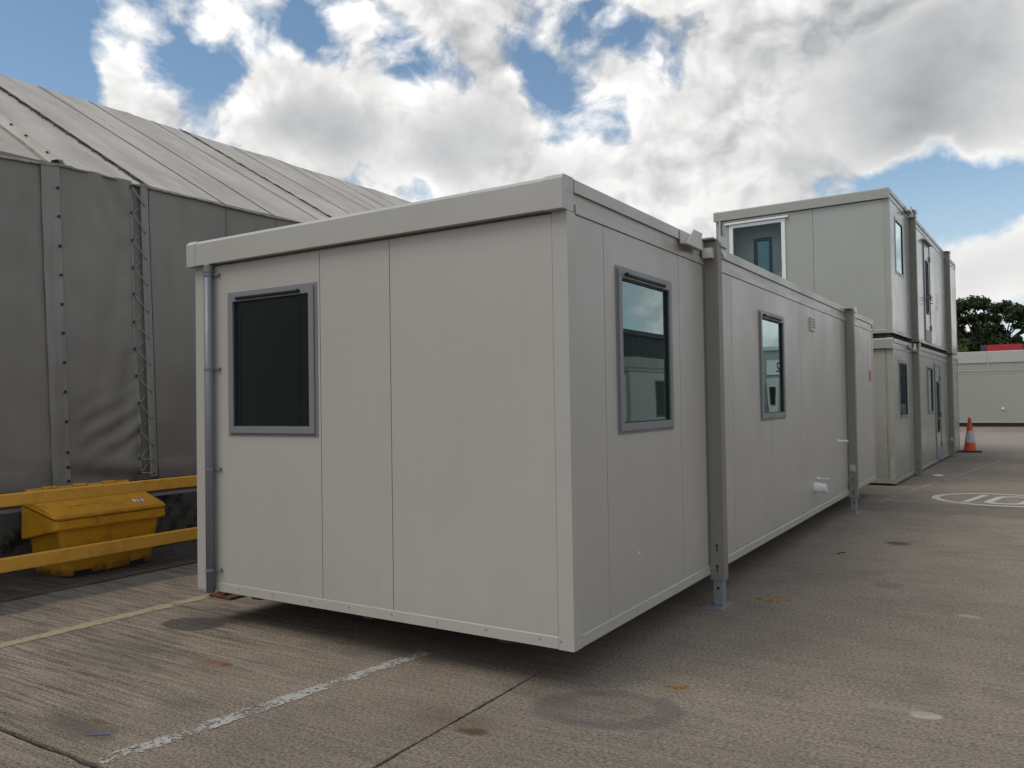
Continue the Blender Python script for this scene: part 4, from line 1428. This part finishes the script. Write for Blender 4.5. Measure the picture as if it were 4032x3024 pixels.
# frames, base beam, far walls, gables
for q in FRAMES:
    m = MB(ot)
    def bar(a, b, w=0.06):
        m.tube([a, b], w, 6)
    bar((-7.12, q, 0.6), (-7.12, q, 4.36)); bar((-7.12, q, 4.36), (RX, q, 6.98)); bar((RX, q, 6.98), (2 * RX + 7.12, q, 4.36)); bar((2 * RX + 7.12, q, 4.36), (2 * RX + 7.12, q, 0.0))
    m.build('frame_arch', M['galv'], tent)
m = MB(ot); m.box(-7.05, -6.90, -30, 20, 0.632, 0.80)
m.build('base_beam', M['rust'], tent)
m = MB(ot); m.box(-6.899, -6.86, -30, 20, 0.632, 0.665)
m.build('base_rail', M['galv'], tent)
m = MB(ot); m.add([(2 * RX - EX, -30, 0), (2 * RX - EX, 20, 0), (2 * RX - EX, 20, 4.49), (2 * RX - EX, -30, 4.49)], [(0, 1, 2, 3)])
m.build('wall_sheet', M['tent_wall'], tent, recalc=False)
for y in (-30, 20):
    m = MB(ot); m.add([(EX - 0.03, y, 0.0), (2 * RX - EX, y, 0.0), (2 * RX - EX, y, 4.48), (RX, y, 7.2), (EX - 0.03, y, 4.48)], [(0, 1, 2, 3, 4)])
    m.build('gable_sheet', M['tent_wall'], tent, recalc=False)

kw = MB(off(-7.0, 0))
kw.box(-7.3, -6.855, -30, 20, 0.0, 0.63)
o = kw.build('low_wall', M['kerbwall'], loc=(-7.0, 0, 0))
tag(o, 'low mould blackened concrete wall under the tent sheets behind the yellow rails', 'wall')

# ------------------------------------------------------------------ yellow rails and grit bin
gr = thing('guard_rail', 'yellow steel guard rail of two bars in front of the grit bin', 'guard rail', (-5.83, 1.0, 0))
og = off(-5.83, 1.0)
for z0, z1 in ((0.820, 0.938), (0.212, 0.342)):
    m = MB(og); m.box(-5.872, -5.80, -12, 12, z0, z1)
    m.build('rail', M['rail'], gr, bevel=0.010)
for y in (-10.5, -8.2, -5.9, -3.6, -1.3, 2.95, 5.2, 7.5, 9.8, 11.5):
    m = MB(og); m.box(-5.799, -5.72, y - 0.045, y + 0.045, 0.0, 0.955)
    m.build('rail_post', M['rail'], gr, bevel=0.004)

gb = thing('grit_bin', 'yellow plastic grit bin with a mossy sloping lid behind the guard rail', 'grit bin', (-6.33, 0.85, 0))
ob = off(-6.33, 0.85)
def loft(m, rings):
    n = len(rings[0])
    o = len(m.v)
    for r in rings:
        m.v += [m.fmap(*p) for p in r]
    for i in range(len(rings) - 1):
        for k in range(n):
            q = (k + 1) % n
            m.f.append((o + i * n + k, o + i * n + q, o + (i + 1) * n + q, o + (i + 1) * n + k))
    m.f.append(tuple(o + k for k in range(n)))
    m.f.append(tuple(o + (len(rings) - 1) * n + k for k in range(n - 1, -1, -1)))
def rrect(x0, x1, y0, y1, r, z, n=5, zf=None):
    pts = []
    for cx, cy, a0 in ((x1 - r, y1 - r, 0), (x0 + r, y1 - r, 90), (x0 + r, y0 + r, 180), (x1 - r, y0 + r, 270)):
        for k in range(n):
            a = R(a0 + k * 90 / (n - 1))
            x, y = cx + r * math.cos(a), cy + r * math.sin(a)
            pts.append((x, y, zf(x) if zf else z))
    return pts
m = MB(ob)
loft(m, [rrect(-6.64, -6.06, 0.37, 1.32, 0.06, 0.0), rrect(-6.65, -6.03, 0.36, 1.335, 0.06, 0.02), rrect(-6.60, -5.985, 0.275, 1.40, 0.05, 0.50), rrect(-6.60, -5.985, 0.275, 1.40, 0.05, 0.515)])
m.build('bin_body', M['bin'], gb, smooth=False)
lo = lambda x: 0.508 - max(0, (-5.93 - x)) * 0.20
mid = lambda x: 0.600 + max(0, (-5.93 - x)) * 0.20
m = MB(ob)
loft(m, [rrect(-6.60, -5.925, 0.205, 1.440, 0.06, 0, zf=lo), rrect(-6.605, -5.918, 0.198, 1.448, 0.06, 0, zf=lambda x: lo(x) + 0.015), rrect(-6.605, -5.922, 0.2, 1.445, 0.06, 0, zf=mid)])
m.build('bin_collar', M['bin'], gb)
lid0 = lambda x: mid(x) + 0.010
lid1 = lambda x: 0.655 + max(0, (-5.96 - x)) * 0.30
lid2 = lambda x: 0.688 + max(0, (-5.98 - x)) * 0.305
m = MB(ob)
loft(m, [rrect(-6.605, -5.925, 0.203, 1.442, 0.06, 0, zf=lid0), rrect(-6.605, -5.915, 0.193, 1.452, 0.06, 0, zf=lambda x: lid0(x) + 0.02),
         rrect(-6.60, -5.925, 0.205, 1.440, 0.06, 0, zf=lid1), rrect(-6.575, -5.985, 0.30, 1.385, 0.06, 0, zf=lid2)])
# notch for the hand and stiffening grooves are separate pieces set on the lid
lid = m.build('bin_lid', M['bin'], gb)
m = MB(ob)
for y in (0.40, 1.27):
    m.tube([(-6.02, y, lid2(-6.02) + 0.001), (-6.60, y + 0.02, lid2(-6.60) + 0.001)], 0.007, 6)
m.tube([(-6.60, 0.42, lid2(-6.6) + 0.001), (-6.60, 1.29, lid2(-6.6) + 0.001)], 0.007, 6)
m.tube([(-6.09, 0.40, lid2(-6.09) + 0.001), (-6.09, 0.74, lid2(-6.09) + 0.001)], 0.006, 6)
m.tube([(-6.09, 0.97, lid2(-6.09) + 0.001), (-6.09, 1.27, lid2(-6.09) + 0.001)], 0.006, 6)
m.build('lid_ribs', M['bin'], lid)
m = MB(ob)
m.add([(-5.921, 0.79, 0.632), (-5.921, 0.95, 0.632), (-5.955, 0.98, 0.672), (-6.04, 0.99, lid2(-6.04) + 0.003), (-6.04, 0.76, lid2(-6.04) + 0.003), (-5.955, 0.77, 0.672), (-5.99, 0.82, 0.668), (-5.99, 0.93, 0.668)],
      [(0, 1, 7, 6), (1, 2, 3, 7), (3, 4, 6, 7), (4, 5, 0, 6)])
m.build('hand_notch', M['bin'], lid, recalc=False)
for k in range(7):
    y0 = 0.26 + k * 0.165
    m = MB(ob); m.tube([(-6.605, y0, 0.862 + (0.012 if k % 2 else 0)), (-6.605, y0 + 0.155, 0.862 + (0.012 if k % 2 else 0))], 0.030, 10)
    m.build('lid_hinge', M['bin'], gb)
for y0, y1 in ((0.445, 0.630), (1.06, 1.225)):
    m = MB(ob); m.box(-6.3, -6.0215, y0, y1, 0.001, 0.062)
    m.build('fork_pocket', M['black'], gb)

def text_mesh(body, size, name, mat, parent, mw, bold=0.0):
    cu = bpy.data.curves.new(name, 'FONT')
    cu.body = body
    cu.size = size
    cu.align_x = 'CENTER'
    cu.align_y = 'CENTER'
    cu.extrude = 0.0006
    cu.offset = bold
    tmp = bpy.data.objects.new(name, cu)
    COL.objects.link(tmp)
    bpy.context.view_layer.update()
    me = bpy.data.meshes.new_from_object(tmp.evaluated_get(bpy.context.evaluated_depsgraph_get()))
    bpy.data.objects.remove(tmp)
    bpy.data.curves.remove(cu)
    me.transform(mw)
    me.materials.clear()
    me.materials.append(mat)
    return link(name, me, parent)
# sticker with its number
sa = math.atan(0.305)
q = Vector((-6.045, 1.175, lid2(-6.045) + 0.0035)) - Vector((-6.33, 0.85, 0))
rx = Vector((0, 1, 0)); ry = Vector((-math.cos(sa), 0, math.sin(sa))); rz = rx.cross(ry)
mw = Matrix((rx, ry, rz)).transposed().to_4x4(); mw.translation = q
me_ = MB(lambda a, b, c: tuple(mw @ Vector((a, b, c))))
me_.box(-0.058, 0.058, -0.036, 0.036, -0.0015, 0.0)
stk = me_.build('sticker', M['sign_white'], gb)
mw2 = mw.copy(); mw2.translation = q + rz * 0.0012
text_mesh('13', 0.078, 'number', M['ink'], stk, mw2, 0.002)

# rusty base plate left bolted to the road
rp = thing('base_plate', 'rusty steel base plate on the yellow line beside the drainpipe', 'steel plate', (-3.93, 0.66, 0))
m = MB(off(-3.93, 0.66)); m.box(-4.06, -3.76, 0.575, 0.745, 0.0045, 0.024)
m.build('plate', M['rust'], rp, bevel=0.003)
m = MB(off(-3.93, 0.66)); m.tube([(-4.02, 0.66, 0.0245), (-4.02, 0.66, 0.062)], 0.012, 8); m.tube([(-4.02, 0.66, 0.0245), (-4.02, 0.66, 0.040)], 0.021, 6)
m.build('bolt', M['rust'], rp)
m = MB(off(-3.93, 0.66)); m.box(-3.93, -3.87, 0.60, 0.72, 0.0245, 0.055)
m.build('stub', M['rust'], rp, bevel=0.004)

# ------------------------------------------------------------------ small things on the ground
def blob_patch(name, cx, cy, rx, ry, label, seed, rot=0.0):
    rn = random.Random(seed)
    n = 34
    pts = []
    w = 0
    for k in range(n):
        w = w * 0.5 + rn.uniform(-0.22, 0.22)
        a = 2 * math.pi * k / n
        r = 1 + w
        x, y = rx * r * math.cos(a), ry * r * math.sin(a)
        pts.append((x * math.cos(rot) - y * math.sin(rot), x * math.sin(rot) + y * math.cos(rot)))
    m = MB()
    lo_ = [(x, y, 0.0005) for x, y in pts]
    up_ = [(x * 0.86, y * 0.86, 0.007 + rn.uniform(0, 0.004)) for x, y in pts]
    m.add(lo_ + up_ + [(0, 0, 0.009)], [(k, (k + 1) % n, n + (k + 1) % n, n + k) for k in range(n)] + [(n + k, n + (k + 1) % n, 2 * n) for k in range(n)])
    o = m.build(name, M['drymud'], loc=(cx, cy, 0), recalc=False)
    tag(o, label, 'mud patch')
blob_patch('mud_patch', 0.40, 2.86, 0.13, 0.085, 'ragged tan patch of dried mud beside the near cabin leg', 2, 0.3)
blob_patch('mud_patch', 0.455, 0.452, 0.072, 0.034, 'small tan mud smear between the ring stain and the cabin corner', 9, 0.6)

m = MB(); m.box(-0.062, 0.062, -0.007, 0.007, 0.0, 0.005)
o = m.build('plastic_strip', M['lilac'], loc=(-1.93, -1.735, 0.001)); o.rotation_euler = (0, 0, R(36))
tag(o, 'thin blue grey plastic strip lying on the concrete at the lower left', 'litter')
m = MB(); m.tube([(-0.07, 0, 0.005), (0.0, 0.004, 0.009), (0.075, 0.01, 0.006)], 0.005, 5)
o = m.build('twig', M['bark'], loc=(0.50, 5.30, 0)); o.rotation_euler = (0, 0, R(60))
tag(o, 'small dark twig on the road halfway along the near cabin', 'twig')
m = MB(); m.box(-0.10, 0.10, -0.05, 0.05, 0.0, 0.03)
o = m.build('crushed_cup', M['upvc'], loc=(0.62, 15.25, 0.001), bevel=0.012); o.rotation_euler = (0, 0, 0.6)
tag(o, 'crushed white paper scrap on the road beside the stacked cabins', 'litter')

rl = random.Random(21)
m = MB()
def leaf_bit(x, y, s):
    a = rl.uniform(0, 6.28)
    z = 0.003
    P = []
    for t, w in ((-1, 0), (0, 0.45), (1, 0), (0, -0.45)):
        P.append((x + s * (t * math.cos(a) - w * math.sin(a)), y + s * (t * math.sin(a) + w * math.cos(a)), z + rl.uniform(0, 0.5 * s)))
    m.add(P, [(0, 1, 2, 3)])
for k in range(170):
    leaf_bit(-6.80 + abs(rl.gauss(0, 0.28)), rl.uniform(-3, 7), rl.uniform(0.008, 0.03))
for k in range(45):
    leaf_bit(-5.57 + rl.gauss(0, 0.06), rl.uniform(-3, 6), rl.uniform(0.008, 0.022))
for k in range(90):
    leaf_bit(rl.uniform(-4.5, 2.4), rl.uniform(-2.2, 16), rl.uniform(0.005, 0.013))
o = m.build('leaves', M['litter'], recalc=False, stuff=True)
o['label'] = 'dead leaves and grit scattered along the wall foot'

# ------------------------------------------------------------------ traffic cone
tc = thing('traffic_cone', 'orange traffic cone with a white sleeve standing by the far cabin end', 'traffic cone', (0.795, 23.75, 0))
m = MB(); m.prism([(-0.30, -0.24), (0.30, -0.24), (0.30, 0.24), (-0.30, 0.24)], 0.0, 0.045, 2)
m.build('cone_base', M['black'], tc, bevel=0.012)
def ringlathe(prof, n=28):
    m = MB()
    vs, fs = [], []
    for r, z in prof:
        for k in range(n):
            vs.append((r * math.cos(2 * math.pi * k / n), r * math.sin(2 * math.pi * k / n), z))
    for i in range(len(prof) - 1):
        for k in range(n):
            q = (k + 1) % n
            fs.append((i * n + k, i * n + q, (i + 1) * n + q, (i + 1) * n + k))
    fs.append(tuple((len(prof) - 1) * n + k for k in range(n)))
    m.add(vs, fs)
    return m
ringlathe([(0.195, 0.0455), (0.185, 0.075), (0.170, 0.09), (0.040, 0.99), (0.036, 1.03), (0.028, 1.035)]).build('cone_body', M['orange'], tc, smooth=True)
n = 28
m = MB()
vs = []
for k in range(n):
    a = 2 * math.pi * k / n
    for z in (0.29, 0.625 + 0.03 * math.cos(a + 0.3)):
        r = 0.170 - (z - 0.09) * 0.13 / 0.90 + 0.004
        vs.append((r * math.cos(a), r * math.sin(a), z))
m.add(vs, [(2 * k, 2 * ((k + 1) % n), 2 * ((k + 1) % n) + 1, 2 * k + 1) for k in range(n)])
m.build('reflective_sleeve', M['cone_white'], tc, smooth=True, recalc=False)

# ------------------------------------------------------------------ curtain sided trailer behind the end buildings
tr = thing('lorry_trailer', 'red curtain sided lorry trailer showing above the modular building roof', 'trailer', (5.5, 57.5, 0))
otr = off(5.5, 57.5)
m = MB(otr); m.box(-0.18, 12.5, 56.3, 58.7, 1.15, 1.35); m.build('bed', M['under'], tr)
m = MB(otr); m.box(0.18, 2.10, 56.24, 56.30, 1.36, 4.87); m.build('curtain', M['red_curtain'], tr)
m = MB(otr); m.box(2.105, 12.5, 56.24, 56.30, 1.36, 4.84); m.build('curtain', M['dark_end'], tr)
m = MB(otr); m.box(-0.18, 0.175, 56.24, 58.7, 1.36, 4.86); m.build('end_panel', M['dark_end'], tr, bevel=0.03)
m = MB(otr); m.box(-0.17, 12.5, 56.31, 58.7, 4.70, 4.80); m.build('roof', M['dark_end'], tr)
for x in (9.0, 10.3, 11.6):
    for y in (56.45, 58.45):
        m = MB(otr); m.tube([(x, y - 0.15, 0.5), (x, y + 0.15, 0.5)], 0.5, 20); m.build('wheel', M['black'], tr)
m = MB(otr); m.box(1.2, 1.35, 56.6, 58.4, 0.0, 1.15); m.build('landing_leg', M['under'], tr)

# ------------------------------------------------------------------ trees
def leaf_cloud(clumps, per, size, seed, off_):
    rn = random.Random(seed)
    v, f = [], []
    for cx, cy, cz, r in clumps:
        k = int(per * r * r)
        for _ in range(k):
            d = Vector((rn.gauss(0, 1), rn.gauss(0, 1), rn.gauss(0, 1))).normalized()
            rad = r * (rn.random() ** 0.45) * rn.uniform(0.8, 1.12)
            p = Vector((cx, cy, cz)) + Vector((d.x, d.y, d.z * 0.85)) * rad
            nrm = (d + Vector((rn.uniform(-1, 1), rn.uniform(-1, 1), rn.uniform(-0.2, 1.2)))).normalized()
            t = nrm.orthogonal().normalized()
            t = (Matrix.Rotation(rn.uniform(0, 6.28), 3, nrm) @ t)
            u = nrm.cross(t)
            s = size * rn.uniform(0.6, 1.3)
            o = len(v)
            for a, b in ((-1, 0), (-0.2, 0.55), (1, 0), (-0.2, -0.55)):
                q = p + t * a * s + u * b * s - Vector(off_)
                v.append(tuple(q))
            f.append((o, o + 1, o + 2, o + 3))
    return v, f
def tree(name, label, base, clumps, trunk_r, fork_z, mat, seed, per, size):
    root = thing(name, label, 'tree', base)
    rn = random.Random(seed + 50)
    m = MB(off(*base))
    b = Vector(base)
    fk = b + Vector((0.1, 0, fork_z))
    m.tube([b, b + Vector((0.05, 0, fork_z * 0.5)), fk], [trunk_r * 1.25, trunk_r, trunk_r * 0.85], 10)
    for cx, cy, cz, r in clumps:
        c = Vector((cx, cy, cz))
        st = fk + Vector((rn.uniform(-0.3, 0.3), rn.uniform(-0.3, 0.3), rn.uniform(-0.5, 0.6)))
        mid_ = st.lerp(c, 0.5) + Vector((rn.uniform(-0.5, 0.5), rn.uniform(-0.3, 0.3), rn.uniform(-0.1, 0.6)))
        m.tube([st, mid_, c], [trunk_r * 0.36, trunk_r * 0.22, trunk_r * 0.07], 6)
        for _ in range(3):
            e = c + Vector((rn.uniform(-1, 1), rn.uniform(-1, 1), rn.uniform(-0.4, 0.6))) * r * 0.8
            m.tube([mid_.lerp(c, 0.6), c.lerp(e, 0.5) + Vector((0, 0, 0.1)), e], [trunk_r * 0.10, trunk_r * 0.07, trunk_r * 0.03], 5)
    m.build('trunk', M['bark'], root, smooth=True)
    v, f = leaf_cloud(clumps, per, size, seed, base)
    me = bpy.data.meshes.new('crown')
    me.from_pydata(v, [], f)
    me.materials.append(M[mat])
    link('crown', me, root)
    return root
rt = random.Random(4)
spec = [(-5.0, 8.4, 1.2), (-4.0, 8.9, 1.0), (-3.0, 9.0, 0.9), (-2.2, 9.15, 0.75), (-1.3, 9.35, 0.7), (-0.7, 9.35, 0.65), (0.2, 9.0, 0.65), (0.95, 9.15, 0.55), (1.1, 8.75, 0.5), (1.75, 8.6, 0.65), (2.3, 8.0, 0.7), (2.9, 7.6, 0.9), (2.4, 7.2, 0.6), (3.5, 7.3, 0.9),
        (-3.4, 7.9, 0.9), (-2.2, 8.2, 0.55), (-1.5, 8.35, 0.6), (-0.6, 8.2, 0.62), (0.2, 8.1, 0.5), (1.3, 7.95, 0.5), (1.75, 7.35, 0.42), (-2.6, 7.3, 0.6), (-1.2, 7.5, 0.5),
        (-2.2, 6.6, 0.75), (-1.3, 6.7, 0.7), (-0.3, 7.15, 0.6), (0.35, 7.2, 0.55), (0.6, 6.7, 0.6), (-0.5, 6.4, 0.75), (-1.7, 5.9, 0.8), (-0.7, 5.7, 0.8), (0.4, 6.0, 0.75), (1.15, 6.2, 0.5), (1.7, 6.25, 0.42), (1.95, 5.85, 0.4), (1.3, 5.6, 0.6), (0.3, 5.2, 0.8), (-1.2, 5.0, 0.9), (-2.3, 5.3, 0.8), (1.2, 4.9, 0.7), (2.0, 5.0, 0.55)]
tree('oak_tree', 'dark green spreading oak with sky showing through its crown beyond the end buildings', (-0.3, 75, 0), [(x, 75 + rt.uniform(-1.6, 1.6), z, r * 1.08) for x, z, r in spec], 0.34, 4.6, 'leaf', 3, 1050, 0.145)
tree('shrubby_tree', 'yellow green shrubby tree at the foot of the dark oak', (-1.9, 61, 0), [(-2.6, 61, 4.6, 0.8), (-1.9, 61.2, 5.0, 0.55), (-1.35, 60.8, 4.75, 0.4), (-2.0, 60.8, 4.2, 0.8), (-1.2, 61, 4.0, 0.7), (-2.4, 61, 3.2, 0.9), (-1.4, 61, 3.0, 0.9)], 0.10, 2.4, 'leaf_gold', 8, 420, 0.12)

# ------------------------------------------------------------------ across the road, seen mirrored in the side windows
D1, FFd, FSd = cabin('portable_cabin', 'white cabin across the road mirrored in the nearest side window', (9.0, 32.2, 0), R(180), 0.10, M['white_paint'],
                     side_holes=[(7.75, 8.95, 0.98, 2.32)], lit_rivets=False)
add_window(D1, FSd, 7.75, 8.95, 0.98, 2.32, M['frame'], style='plain')
m = MB(); m.box(-CW + 0.1, -0.1, 0.1, CL - 0.1, 0.0, 0.1115)
m.build('floor_beam', M['under'], D1)
m = MB(); m.box(-2.2, -0.6, 6.5, 9.4, 2.84, 3.28)
m.build('roof_unit', M['panel_old'], D1)


def shed(name, label, x, y0, y1, h, depth, mat, pitch=0.30):
    root = thing(name, label, 'shed', (x, (y0 + y1) / 2, 0))
    o_ = off(x, (y0 + y1) / 2)
    m = MB(o_)
    n = int((y1 - y0) / pitch)
    pr = []
    for k in range(n):
        y = y0 + k * pitch
        pr += [(x, y), (x, y + pitch * 0.45), (x + 0.05, y + pitch * 0.55), (x + 0.05, y + pitch * 0.9)]
    pr.append((x, y1))
    vs = [(a, b, 0.0) for a, b in pr] + [(a, b, h) for a, b in pr]
    q = len(pr)
    m.add(vs, [(k, k + 1, q + k + 1, q + k) for k in range(q - 1)])
    m.build('cladding', mat, root, recalc=False)
    m = MB(o_); m.box(x - 0.06, x + depth, y0 - 0.05, y1 + 0.05, h + 0.002, h + 0.26)
    m.build('roof', M['trim'] if mat is M['pale_clad'] else mat, root)
    m = MB(o_); m.box(x + 0.06, x + depth, y0, y1, 0.0, h)
    m.build('wall', mat, root)
    return root
shed('warehouse', 'dark green clad warehouse across the road mirrored in the nearest side window', 16.0, 8, 45, 5.3, 14, M['cladding'])
S2 = thing('pale_shed', 'pale ribbed shed end with a white number board mirrored in the second side window', 'shed', (10.3, 49, 0))
oS = off(10.3, 49)
m = MB(oS)
pr = []
k = 0
while 8.5 + k * 0.16 < 12.05:
    x = 8.5 + k * 0.16
    pr += [(x, 49.0), (x + 0.07, 49.0), (x + 0.09, 49.03), (x + 0.14, 49.03)]
    k += 1
q = len(pr)
m.add([(a, b, 0.0) for a, b in pr] + [(a, b, 4.75) for a, b in pr], [(i, i + 1, q + i + 1, q + i) for i in range(q - 1)])
m.build('cladding', M['pale_clad'], S2, recalc=False)
m = MB(oS); m.box(8.45, 12.12, 48.93, 58.0, 4.752, 5.0)
m.build('roof', M['white_paint'], S2)
m = MB(oS); m.box(8.5, 12.1, 49.06, 58.0, 0.0, 4.75)
m.build('wall', M['pale_clad'], S2)
m = MB(oS); m.box(9.6, 11.88, 48.92, 48.97, 3.18, 4.12)
bd = m.build('number_board', M['sign_white'], S2)
mw = Matrix(((1, 0, 0, 0), (0, 0, -1, 0), (0, 1, 0, 0), (0, 0, 0, 1)))
mw.translation = Vector((11.10, 48.917, 3.62)) - Vector((10.3, 49, 0))
text_mesh('2', 0.88, 'number', M['ink'], bd, mw, 0.004)
m = MB(oS)
m.prism([(11.82, 2.95), (11.02, 2.95), (11.16, 0.5), (11.66, 0.5)], 48.6, 48.95, 1)
hp_ = m.build('tapered_panel', M['white_paint'], S2)  # simple stand-in for an unidentified tapered white shape with a dark slot
m = MB(oS); m.prism([(11.60, 2.40), (11.26, 2.40), (11.31, 1.25), (11.57, 1.25)], 48.57, 48.597, 1)
m.build('panel_slot', M['black'], hp_)
